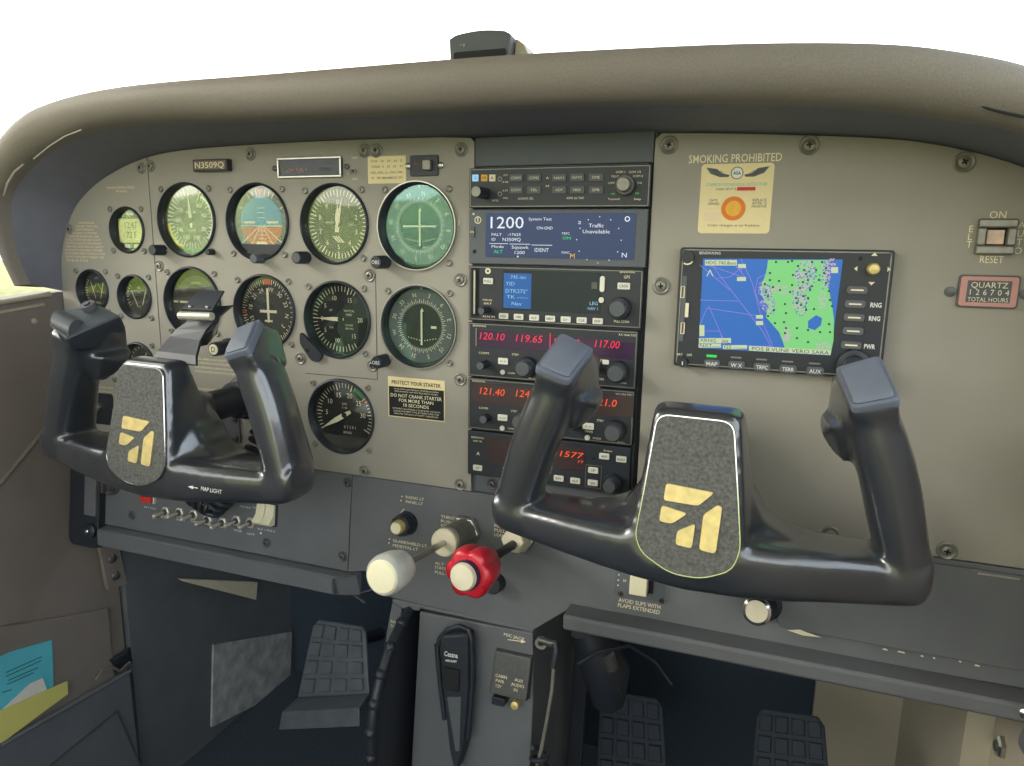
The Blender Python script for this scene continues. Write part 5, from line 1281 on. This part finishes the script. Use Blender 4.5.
# throttle
u0 = UL(466, 531); 
t = thing('throttle_control', 'grey throttle plunger with cream friction collar and big round white knob', 'throttle', (u0[0], u0[1], 0), FL)
def rel(px, py, w): q = UL(px, py, w); return (q[0]-u0[0], q[1]-u0[1], w)
b = MB(); b.lathe([(17.5, .05), (17.5, 6), (16, 8)], 0, 0, 6); b.build('lock_nut', M['steel'], t, bevel=.6)
pe = rel(443.5, 543, 52)
def axis_lathe(b, p0, p1, prof, seg=32):
    p0 = Vector(p0); p1 = Vector(p1); ax = (p1-p0).normalized(); a = ax.cross(Vector((0, 1, 0))).normalized(); c = ax.cross(a)
    b.loft([[tuple(p0 + ax*z + (a*math.cos(2*PI*i/seg)+c*math.sin(2*PI*i/seg))*max(r, .01)) for i in range(seg)] for r, z in prof])
L1 = Vector(pe).length
b = MB(); axis_lathe(b, (0, 0, 0), pe, [(14, 4), (14, L1-8), (13, L1-7)]); b.build('friction_barrel', M['screw'], t, smooth=True)
b = MB(); axis_lathe(b, (0, 0, 0), pe, [(13, L1-7), (13.6, L1-5), (13.4, L1-1), (12.4, L1)]); b.build('friction_collar', M['whiteplast'], t, smooth=True)
pk = rel(391, 572, 143); L2 = Vector(pk).length
b = MB(); b.tube([pe, pk], 3.1, 12); b.build('shaft', M['steel'], t, smooth=True)
dk = (Vector(pk)-Vector(pe)); Lk = dk.length
b = MB(); axis_lathe(b, pe, pk, [(8, Lk-18), (14.5, Lk-15), (16.6, Lk-6), (17.4, Lk+6), (16.6, Lk+11), (15, Lk+13.5)], 40); b.build('knob', M['whitegrey'], t, smooth=True, angle=50)
b = MB(); axis_lathe(b, pe, pk, [(14.6, Lk+13), (13, Lk+15), (8, Lk+15.8), (1, Lk+16)], 32); b.build('knob_face', M['ivory'], t, smooth=True)
# mixture
u0 = UL(522, 538.5)
t = thing('mixture_control', 'red lobed mixture knob with cream centre button on a dark shaft', 'mixture control', (u0[0], u0[1], 0), FL)
b = MB(); b.lathe([(14.5, .05), (14.5, 6), (13, 7.5)], 0, 0, 6); b.build('lock_nut', M['steel'], t, bevel=.5)
b = MB(); axis_lathe(b, (0, 0, 0), rel(511, 541, 26), [(13, 5), (13, 20), (11.5, 24)], 6); b.build('hex_bushing', M['whiteplast'], t, bevel=.6)
pk = rel(470, 572.5, 112); Lk = Vector(pk).length
b = MB(); b.tube([(0, 0, 10), pk], 4.4, 14); b.build('shaft', M['black'], t, smooth=True)
p1 = Vector(pk); ax = p1.normalized(); a_ = ax.cross(Vector((0, 1, 0))).normalized(); c_ = ax.cross(a_)
b = MB(); R = []
for z, k in ((-34, .60), (-32, .66), (-19, .70), (-17, .92), (-8, 1.0), (0, 1.0), (4, .95), (6, .84)):
    ring = []
    for i in range(72):
        th = 2*PI*i/72; rr = 20.5*k*(1+ .085*(abs(math.cos(3*th))**.9*2-1)*(1 if k > .72 else .3)); ring.append(tuple(p1+ax*z+(a_*math.cos(th)+c_*math.sin(th))*rr))
    R.append(ring)
b.loft(R); b.build('knob', M['redknob'], t, smooth=True, angle=45)
b = MB(); axis_lathe(b, (0, 0, 0), pk, [(13, Lk+4), (13, Lk+9), (12, Lk+11)]); b.build('button_collar', M['redwin'], t, smooth=True)
b = MB(); axis_lathe(b, (0, 0, 0), pk, [(11.8, Lk+8), (11.8, Lk+13), (10.4, Lk+15), (1, Lk+15.5)]); b.build('release_button', M['whiteplast'], t, smooth=True)
# alternate air knob
u = UL(497, 582)
t = thing('alternate_static_knob', 'small black pull knob beside the red mixture knob', 'knob', (u[0], u[1], 0), FL)
knob(t, 0, 0, 9, 14, 'black', name='pull_knob')
# flap switch
u = UL(641, 581)
t = thing('flap_switch', 'white flap lever tab in a dark slot above the AVOID SLIPS text', 'switch', (u[0], u[1], 0), FL)
b = MB(); b.box(-24, 22, -17, 16, .05, .8, r=2); b.build('plate', M['bay'], t)
b = MB(); b.box(-10, 12, -10, 14, .8, 1.0, r=1); b.build('slot', M['dark'], t)
b = MB(); b.text('10', -15, -2, 2.6, 1); [b.box(-21.6, -20.2, 12-i*5, 13-i*5, .8, 1) for i in range(5)]; b.build('lettering', M['cream'], t)
b = MB(); b.loft([[(-7.5, -8, 1), (7.5, -8, 1), (7.5, 11, 1), (-7.5, 11, 1)], [(-8, -9, 16), (8, -9, 16), (8, 9, 16), (-8, 9, 16)]]); b.build('lever_tab', M['ivory'], t, bevel=1)
# power plug / heater knob
u = UL(764, 603)
t = thing('cabin_air_knob', 'short round pull knob with bright metal end left of the glovebox door', 'knob', (u[0], u[1], 0), FL)
b = MB(); b.lathe([(15, .05), (15, 4), (12, 6)], 0, 0, 32); b.build('base', M['black'], t, smooth=True)
v = UL(757, 611, 34); d = (v[0]-u[0], v[1]-u[1])
b = MB(); axis_lathe(b, (0, 0, 2), (d[0], d[1], 34), [(11, 0), (11, 26), (12, 28), (12, 32)]); b.build('barrel', M['black'], t, smooth=True)
b = MB(); axis_lathe(b, (0, 0, 2), (d[0], d[1], 34), [(11.6, 31), (11.6, 35), (9.4, 36), (9.0, 34.5)]); b.build('end_ring', M['chrome'], t, smooth=True)
b = MB(); axis_lathe(b, (0, 0, 2), (d[0], d[1], 34), [(8.9, 34), (8.9, 35.4), (1, 35.8)]); b.build('end_cap', M['whiteplast'], t, smooth=True)
b = MB(); b.tube([(6, 10, 10), (11, 17, 22)], 1.8, 8); b.build('side_pin', M['steel'], t, smooth=True)
b = MB(); b.ball(-13, 8, 12, 4.5, 12); b.build('indicator_lamp', M['green'], t, smooth=True)

# ================================================================== PEDESTAL
po = (-50, -220)
t = thing('pedestal', 'dark centre pedestal box below the engine controls', 'pedestal', (-50, -220, 0), FL)
outer = [(-125, -129), (-132, -183), (-137, -239), (-135, -311), (-133, -520), (42, -520), (38.5, -265), (37, -198), (32.5, -131)]
A1 = UL(404, 606); A2 = UL(419, 610)
b = MB(po)
# front face in two pieces either side of the trim wheel slot, with depth
sl0, sl1 = -113, -92
b.prism([(-125, -129), (-128, -150), (-132, -183), (-137, -239), (-135, -311), (-133, -520), (sl0-3, -520), (sl0-3, -311), (sl0-3, -239), (sl0, -134)], -200, 0)
b.prism([(sl1, -133), (sl1, -520), (42, -520), (38.5, -265), (37, -198), (32.5, -131)], -200, 0)
b.prism([(sl0, -134), (sl0-4, -520), (sl1, -520), (sl1, -134)], -200, -90)
b.prism([(-125, -129), (sl0, -134), (sl1, -133), (sl1, -130), (32.5, -131), (32.5, -127), (-125, -125)], -200, 0)
b.build('case', M['lower'], t, bevel=1.5)
b = MB(po)
for s, x0, y0, x1, y1, h in (('NOSE', 391, 621, 403, 623.5, 2.6), ('DOWN', 391, 625.5, 401, 627.5, 2.6), ('MIC JACK', 504, 634, 525, 639.5, 3.2)):
    a = UL(x0, y0); c = UL(x1, y1); b.text(s, (a[0]+c[0])/2, (a[1]+c[1])/2, h, .3, width=c[0]-a[0], rot=math.atan2(c[1]-a[1], c[0]-a[0]))
a = UL(508, 639.5); c = UL(523, 641.5); b.line([a, c], .8, .3); b.flat([(c[0]+3, c[1]), (c[0]-2, c[1]+1.8), (c[0]-2, c[1]-1.8)], .3)
u = UL(380.5, 695); b.text('TAKE-OFF', u[0], u[1], 2.8, .3, width=24, rot=PI/2)
u = UL(379.5, 712); b.flat([(u[0]-1, u[1]-4), (u[0]+4, u[1]), (u[0]-1, u[1]+4)], .3)
b.build('lettering', M['cream'], t)
# trim wheel
wc = Vector((-104, -232, -38)); Rw = 104
t = thing('elevator_wheel', 'black knobbed elevator trim wheel bulging out of the pedestal slot', 'trim wheel', (wc.x, wc.y, wc.z), FL)
b = MB(); pts = [(0, Rw*math.sin(a), Rw*math.cos(a)) for a in [2*PI*i/72 for i in range(73)]]; b.tube(pts+[pts[1]], 5.2, 10, caps=False); b.build('rim', M['black'], t, smooth=True)
b = MB()
R = [[(-2.5, (Rw-3)*math.sin(a)*k, (Rw-3)*math.cos(a)*k) for a in [2*PI*i/48 for i in range(48)]] for k in (.2, 1)]
b.loft([[(x, y, z) for x, y, z in R[0]], R[1], [(2.5, y, z) for _, y, z in R[1]], [(2.5, y, z) for _, y, z in R[0]]]); b.build('disc', M['bezel'], t)
for i in range(24):
    a = 2*PI*i/24; b = MB(); b.ball(0, Rw*math.sin(a), Rw*math.cos(a)+1, 6.6, 10); b.build('rim_knob', M['black'], t, smooth=True)
# hand microphone on its holder
mo_ = UL(452, 670, 14)
t = thing('hand_microphone', 'black hand microphone with grey tapered label hanging on the pedestal', 'microphone', (mo_[0], mo_[1], 0), FL)
def mq(px, py, w=18): q = UL(px, py, w); return (q[0], q[1])
b = MB(mo_); b.prism(roundpoly([mq(438, 636), mq(468, 634), mq(468, 700), mq(463, 752), mq(455, 775), mq(449, 752), mq(443, 700)], 5, 3), 2, 17, bev=2); b.build('body', M['black'], t, bevel=1.2)
b = MB(mo_); pth = [mq(436, 648, 18), mq(438, 640, 18), mq(446, 631, 18), mq(458, 627.5, 18), mq(467, 631, 18), mq(470, 641, 18)]; b.tube([(x, y, 14) for x, y in pth], 2.6, 10); b.build('hanger_loop', M['black'], t, smooth=True)
for s, pp in ((-1, [(436, 645), (439, 680), (444, 720)]), (1, [(471, 640), (472, 680), (467, 740)])):
    b = MB(mo_); b.tube([mq(*p, 14)+(12,) for p in pp], 2.8, 10); b.build('side_rail', M['black'], t, smooth=True)
b = MB(mo_); b.prism([mq(447, 697), mq(461, 697), mq(459.5, 751), mq(455.5, 751)], 17, 18); b.build('grey_label', M['knobgrey'], t)
b.bm = None
b = MB(mo_); b.box(mq(443, 670)[0], mq(460, 670)[0], mq(450, 690)[1], mq(450, 668)[1], 17, 19.5, r=1); b.build('talk_key', M['dark'], t, bevel=.6)
b = MB(mo_)
for s, x0, y0, x1, y1, h in (('Cessna', 444, 653.5, 457.5, 656, 5), ('AIRCRAFT', 445, 660.5, 456.5, 662, 2.2)):
    a = mq(x0, y0); c = mq(x1, y1); b.text(s, (a[0]+c[0])/2, (a[1]+c[1])/2, h, 17.4, width=c[0]-a[0], bold=.02, rot=math.atan2(c[1]-a[1], c[0]-a[0]))
b.build('lettering', M['white'], t)
# jack plate
cx, cy, W, H = rpx(492, 653, 531, 697, UL, 6)
t = thing('jack_plate', 'raised grey jack plate reading CABIN PWR 12V and AUX AUDIO IN', 'jack plate', (cx, cy, 0), FL)
b = MB(); b.loft([[(-W/2+1, H/2, .05), (W/2, H/2, .05), (W/2-1, -H/2, .05), (-W/2-1, -H/2, .05)], [(-W/2+2, H/2-2, 5), (W/2-1, H/2-2, 5), (W/2-2, -H/2+1, 10), (-W/2, -H/2+1, 10)]]); b.build('plate', M['screwd'], t, bevel=.8)
b = MB()
def pz(y): return 10-(y+H/2)/H*5+.25
def tline(s, x, y, h):
    me0 = len(b.bm.verts); b.text(s, x, y, h, pz(y)+.1)
for s, x, y in (('CABIN', -W*.24, -H*.06), ('PWR', -W*.26, -H*.17), ('12V', -W*.28, -H*.28), ('AUX', W*.22, -H*.06), ('AUDIO', W*.2, -H*.17), ('IN', W*.16, -H*.28)): tline(s, x, y, 3.2)
b.build('lettering', M['cream'], t)
b = MB(); b.box(-W*.42, -W*.08, -H/2-9, -H/2-1, .05, 12, r=1.5); b.build('power_socket', M['black'], t, bevel=.6)
b = MB(); b.lathe([(4, .05), (4, 10), (2, 11)], W*.16, -H/2-6, 16); b.build('audio_socket', M['brass'], t, smooth=True)
# mic cable
t = thing('headset_plug', 'angled black plug and cable hanging at the pedestal right side', 'plug', tuple(UL(542, 642, 0))+(0,), FL)
u0 = UL(542, 642, 0)
def rl(px, py, w): q = UL(px, py, w); return (q[0]-u0[0], q[1]-u0[1], w)
b = MB(); b.tube([rl(540, 640, 4), rl(557, 645, 10)], 3.6, 12); b.build('plug_barrel', M['screwd'], t, smooth=True)
b = MB(); b.tube([rl(555, 643, 10), rl(556.5, 650, 12), rl(553, 668, 14)], [4, 3.6, 2.8], 12); b.build('strain_relief', M['black'], t, smooth=True)
b = MB(); b.tube([rl(554, 662, 13), rl(552, 690, 15), rl(546, 725, 16), rl(541, 750, 18), rl(536, 770, 20)], 1.8, 8); b.build('cable', M['screw'], t, smooth=True)
b = MB(); b.tube(coil([rl(540, 750, 18), rl(536, 790, 22)], 8, 4, 2), 2.2, 8); b.build('cable_coil', M['black'], t, smooth=True)
u = UL(541, 641)
b = MB(); b.ring(0, 0, 3, 6, 0, 4, 20); b.build('jack_ring', M['screw'], t)
# recess side plate right of the pedestal
b = MB(); 
t = thing('tunnel_side_plate', 'dark side plate recessed between pedestal and right knee rail', 'side plate', (60, -300, -60), FL)
b = MB((60, -300)); b.box(45, 62, -520, -100, -80, -70); b.build('plate', M['black'], t, bevel=1)
# wires under the right panel
t = thing('wire_loop', 'thin black wires looping under the right knee rail', 'wire', (120, -160, -60), FL)
def wl(px, py, w): q = UL(px, py, w); return (q[0]-120, q[1]+160, w+60)
b = MB(); b.tube([wl(578, 664, -30), wl(600, 652, -40), wl(630, 646, -60), wl(655, 662, -80), wl(672, 685, -80)], 1.6, 8); b.build('wire', M['black'], t, smooth=True)
b = MB(); b.tube([wl(606, 650, -60), wl(612, 672, -60), wl(619, 690, -60)], 1.4, 8); b.build('wire', M['screwd'], t, smooth=True)
# round duct drum behind
t = wthing('air_duct', 'curved glossy dark air duct behind the right knee rail', 'duct', (110, 60, -300))
W0 = lambda px, py, y: tuple(RAY(px, py, 1, y)-Vector((110, 60, -300)))
b = MB(); b.tube([W0(585, 628, 40), W0(596, 650, 46), W0(606, 672, 50), W0(608, 700, 56)], [16, 24, 26, 18], 24); b.build('hose', M['black'], t, smooth=True)
b = MB(); b.tube([W0(608, 655, 30), W0(612, 668, 32)], 7, 16); b.build('clamp', M['screwd'], t, smooth=True)

# ================================================================== FOOTWELL
def pedal(name, label, q, depth=30):
    """q: four world points TL, TR, BR, BL (mm)"""
    Q = [Vector(p) for p in q]; c = sum(Q, Vector())/4
    t = wthing(name, label, 'pedal', tuple(c), 'rudder pedals')
    n = (Q[1]-Q[0]).cross(Q[3]-Q[0]).normalized()
    if n.y > 0: n = -n
    def P(a, d, k=0): p = (Q[0]*(1-a)+Q[1]*a)*(1-d)+(Q[3]*(1-a)+Q[2]*a)*d; return tuple(p-c+n*k)
    b = MB(); b.loft([[P(.08, 0, -6), P(.92, 0, -6), P(1, .1, -6), P(1, 1, -6), P(0, 1, -6), P(0, .1, -6)], [P(.08, 0), P(.92, 0), P(1, .1), P(1, 1), P(0, 1), P(0, .1)]]); b.build('plate', M['pedal'], t, bevel=2)
    b = MB()
    for i in range(4):
        for j in range(4):
            a0, a1 = .05+i*.235, .05+i*.235+.19; d0, d1 = .05+j*.235, .05+j*.235+.19
            b.loft([[P(a0, d0, 0), P(a1, d0, 0), P(a1, d1, 0), P(a0, d1, 0)], [P(a0+.015, d0+.015, 3), P(a1-.015, d0+.015, 3), P(a1-.015, d1-.015, 3), P(a0+.015, d1-.015, 3)]])
    b.build('tread', M['pedal'], t)
    b = MB(); e = 26
    b.loft([[P(0, 1, 0), P(1, 1, 0), P(1, 1, -8), P(0, 1, -8)], [P(-.02, 1.12, e), P(1.0, 1.14, e), P(1, 1.16, e-6), P(-.02, 1.14, e-6)], [P(-.02, 1.34, e-2), P(.98, 1.4, e-2), P(.98, 1.4, e-9), P(-.02, 1.34, e-9)]])
    b.build('heel_fold', M['pedal'], t, bevel=1)
    b = MB(); b.tube([P(.5, .3, -8), P(.5, .3, -120)], 9, 12); b.build('arm', M['black'], t, smooth=True)
    return t
def W_(px, py, y): return tuple(RAY(px, py, 1, y))
pedal('rudder_pedal', 'cleated metal rudder pedal lit in the left footwell beside the scuffed plate', [W_(314, 619, 160), W_(365, 627, 160), W_(369, 694, 120), W_(297, 698, 120)])
M['pedal'] = M['pedal_shaded']  # right-hand pedals take the copy with shade in its colour
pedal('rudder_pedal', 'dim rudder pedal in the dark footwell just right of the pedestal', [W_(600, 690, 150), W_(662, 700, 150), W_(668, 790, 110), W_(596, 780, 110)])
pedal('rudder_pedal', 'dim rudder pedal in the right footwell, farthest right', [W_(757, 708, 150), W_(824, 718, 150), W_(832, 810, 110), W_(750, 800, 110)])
# scuffed plate on the kick panel
q = [RAY(214, 645, 0, -581), RAY(292, 632, 0, -581), RAY(290, 688, 0, -581), RAY(212, 727, 0, -581)]
c = sum(q, Vector())/4
t = wthing('scuff_plate', 'scratched bare metal scuff plate on the left kick panel', 'scuff plate', tuple(c))
b = MB(); b.loft([[tuple(p-c+Vector((-4, 0, 0))) for p in q], [tuple(p-c) for p in q]]); b.build('plate', M['scuff'], t)
# fresh-air opening: a pale solid strip stands for the light coming in
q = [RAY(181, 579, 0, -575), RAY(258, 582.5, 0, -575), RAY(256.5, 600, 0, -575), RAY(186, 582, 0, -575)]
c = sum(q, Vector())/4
t = wthing('vent_light_strip', 'bright tapered metal trim of the fresh air vent under the left rail', 'vent trim', tuple(c))
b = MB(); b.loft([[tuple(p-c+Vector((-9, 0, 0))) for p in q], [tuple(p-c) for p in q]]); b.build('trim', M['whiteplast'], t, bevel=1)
# seat heater wires beyond
b = MB(); t = wthing('wiring_bundle', 'small tangle of reddish wires under the left rail', 'wires', (-260, 120, -330))
b.tube([(-30, 0, 10), (-10, 5, 18), (10, 0, 8), (25, 5, 14)], 2.2, 8); b.build('wire', M['redwin'], t, smooth=True)
b = MB(); b.tube([(-26, -2, -4), (-5, 0, 6), (14, 3, -6)], 2, 8); b.build('wire', M['black'], t, smooth=True)
# hinge bracket on left wall
q = [RAY(100, 548, 0, -584), RAY(119, 545, 0, -584), RAY(128, 584, 0, -584), RAY(108, 590, 0, -584)]
c = sum(q, Vector())/4
t = wthing('wall_bracket', 'small tan bracket with two dark screws under the panel end post', 'bracket', tuple(c))
b = MB(); b.loft([[tuple(p-c+Vector((-6, 0, 0))) for p in q], [tuple(p-c) for p in q]]); b.build('plate', M['wall'], t, bevel=1)
for k in (.3, .72):
    p = (q[0]+q[1])/2*(1-k)+(q[3]+q[2])/2*k-c
    b = MB(); axis_lathe(b, tuple(p-Vector((1, 0, 0))), tuple(p+Vector((6, 0, 0))), [(7, 0), (6, 2), (3, 4)], 16); b.build('screw', M['screwd'], t, smooth=True)
# rivets on the door trim
p = RAY(34, 321, 0, -592)
b = MB(); axis_lathe(b, (0, 0, 0), (4, 0, 0), [(3.6, 0), (3.2, 1.6), (1, 2.4)], 16); o = b.build('trim_screw', M['beige'], None, smooth=True); o.location = p/1000; tag(o, 'small pale screw on the brown door trim near the left yoke', 'screw')
# raised lower door trim and map pocket
b = MB()
def wl_(px, py, x): p = RAY(px, py, 0, x); return (p.x, p.y, p.z)
pts = [(-700, -280), (-300, -300), (-112, -318), (0, -356), (24, -362), (24, -680), (-700, -680)]
t = wthing('door_lower_trim', 'raised lower door trim panel around the map pocket', 'trim panel', (-592, -100, -450))
b.loft([[(1, y+100, z+450) for y, z in pts], [(6, y+100, z+450) for y, z in pts]]); b.build('panel', M['wall'], t, bevel=2)
t = wthing('map_pocket', 'grey map pocket on the lower left door trim holding papers', 'pocket', (-575, -100, -520))
b = MB(); e = [(-400, -440), (-138, -452), (-60, -456), (38, -462)]
b.loft([[(-8, y+100, z+520) for y, z in e]+[(-8, 140, -160), (-8, -300, -160)], [(0, y+100, z+520) for y, z in e]+[(2, 140, -160), (2, -300, -160)]]); b.build('pocket_front', M['walld'], t, bevel=1.5)
b = MB(); b.tube([(1, y+100, z+520) for y, z in e], 2.4, 8); b.build('welt', M['walld'], t, smooth=True)
b = MB(); fr_ = [RAY(50, 766, 0, -573), RAY(117, 711, 0, -573), RAY(141, 766, 0, -573)]
b.tube([(p.x+575, p.y+100, p.z+520) for p in fr_], 1.4, 8); b.build('window_edge', M['screwd'], t, smooth=True)
def paper(name, lab_, x, pts, mt, lines=None):
    q = [RAY(px, py, 0, x) for px, py in pts]; c = sum(q, Vector())/len(q)
    t = wthing(name, lab_, 'paper', tuple(c))
    b = MB(); b.loft([[tuple(p-c+Vector((-.8, 0, 0))) for p in q], [tuple(p-c) for p in q]]); b.build('sheet', M[mt], t)
    if lines:
        b = MB()
        for x0, y0, x1, y1 in lines:
            A = RAY(x0, y0, 0, x+.4)-c; B_ = RAY(x1, y1, 0, x+.4)-c; h = Vector((0, 0, 1.1))
            b.face([b.V(*A), b.V(*B_), b.V(*(B_+h)), b.V(*(A+h))])
        b.build('print_lines', M['mapdark'], t)
paper('blue_sheet', 'cyan printed sheet at the back of the map pocket', -584, [(-25, 668), (10, 652), (52, 640), (53.5, 686), (20, 712), (-25, 740)], 'cyanpaper', [(6, 673, 42, 657), (6, 677, 41, 661), (8, 681, 38, 668), (7, 685, 34, 673), (2, 693, 12, 690)])
paper('white_sheet', 'white sheet between the cyan and yellow papers', -581.5, [(-25, 735), (0, 712), (30, 684), (43, 678), (47, 690), (20, 712), (-25, 742)], 'whitepaper')
paper('yellow_sheet', 'yellow sheet at the front of the map pocket', -579, [(-25, 728), (0, 711), (40, 693), (67.5, 681), (68, 694), (30, 722), (-25, 764)], 'yelpaper')
t = wthing('door_latch_cover', 'crumpled dark latch cover with a bent wire by the map pocket', 'latch', tuple(RAY(120, 658, 0, -584)))
c = RAY(120, 658, 0, -584)
b = MB(); b.tube([tuple(RAY(px, py, 0, -580)-c) for px, py in ((96, 680), (102, 670), (112, 667), (120, 671), (130, 662))], 1.8, 8); b.build('wire', M['screw'], t, smooth=True)
b = MB(); b.hull([tuple(RAY(px, py, 0, x)-c) for px, py, x in ((108, 660, -586), (130, 646, -586), (133, 662, -586), (118, 672, -586), (118, 658, -578), (127, 655, -578))]); b.build('cover', M['black'], t, bevel=1)

# right side post and bracket
t = wthing('door_post_bracket', 'beige door post bracket with a hex bolt at the lower right', 'bracket', (470, 90, -330))
o_ = Vector((470, 90, -330)); q = [RAY(px, py, 0, 464) for px, py in ((988, 690), (1040, 700), (1040, 790), (962, 790))]
b = MB(); b.loft([[tuple(p-o_+Vector((5.5, 0, 0))) for p in q], [tuple(p-o_) for p in q]]); b.build('plate', M['beige'], t, bevel=2)
p = RAY(1003, 747, 0, 464)-o_
b = MB(); axis_lathe(b, tuple(p), tuple(p+Vector((-6, 0, 0))), [(11, 0), (11, 4), (9, 6)], 6); b.build('bolt', M['steel'], t)
b = MB(); axis_lathe(b, tuple(p), tuple(p+Vector((-6, 0, 0))), [(5, 5), (5, 7), (2, 8)], 16); b.build('bolt_core', M['screwd'], t, smooth=True)
t = thing('panel_end_post', 'dark rounded post at the right end of the knee rail', 'panel post', (452, -110, 0), FL)
b = MB((452, -110)); b.prism(roundpoly([(444, -40), (470, -40), (470, -145), (446, -150), (436, -138), (444, -110)], 8, 4), 0, 42); b.build('post', M['lower'], t, bevel=2)
b = MB((452, -110)); q0 = UL(1024, 712, 42); b.lathe([(4, 42), (4, 45), (2, 46)], q0[0], q0[1], 12); b.build('screw', M['chrome'], t, smooth=True)
t = wthing('kick_seam', 'thin black cable running down the beige right kick panel', 'cable', (420, 400, -560))
b = MB(); b.tube([tuple(RAY(px, py, 1, 399)-Vector((420, 400, -560))) for px, py in ((933, 700), (941, 728), (953, 766), (965, 800))], 1.8, 8); b.build('cable', M['black'], t, smooth=True)
b = MB(); b.box(330, 470, 385, 402, -680, -300); o = b.build('wall_front_right', M['beige']); struct(o)
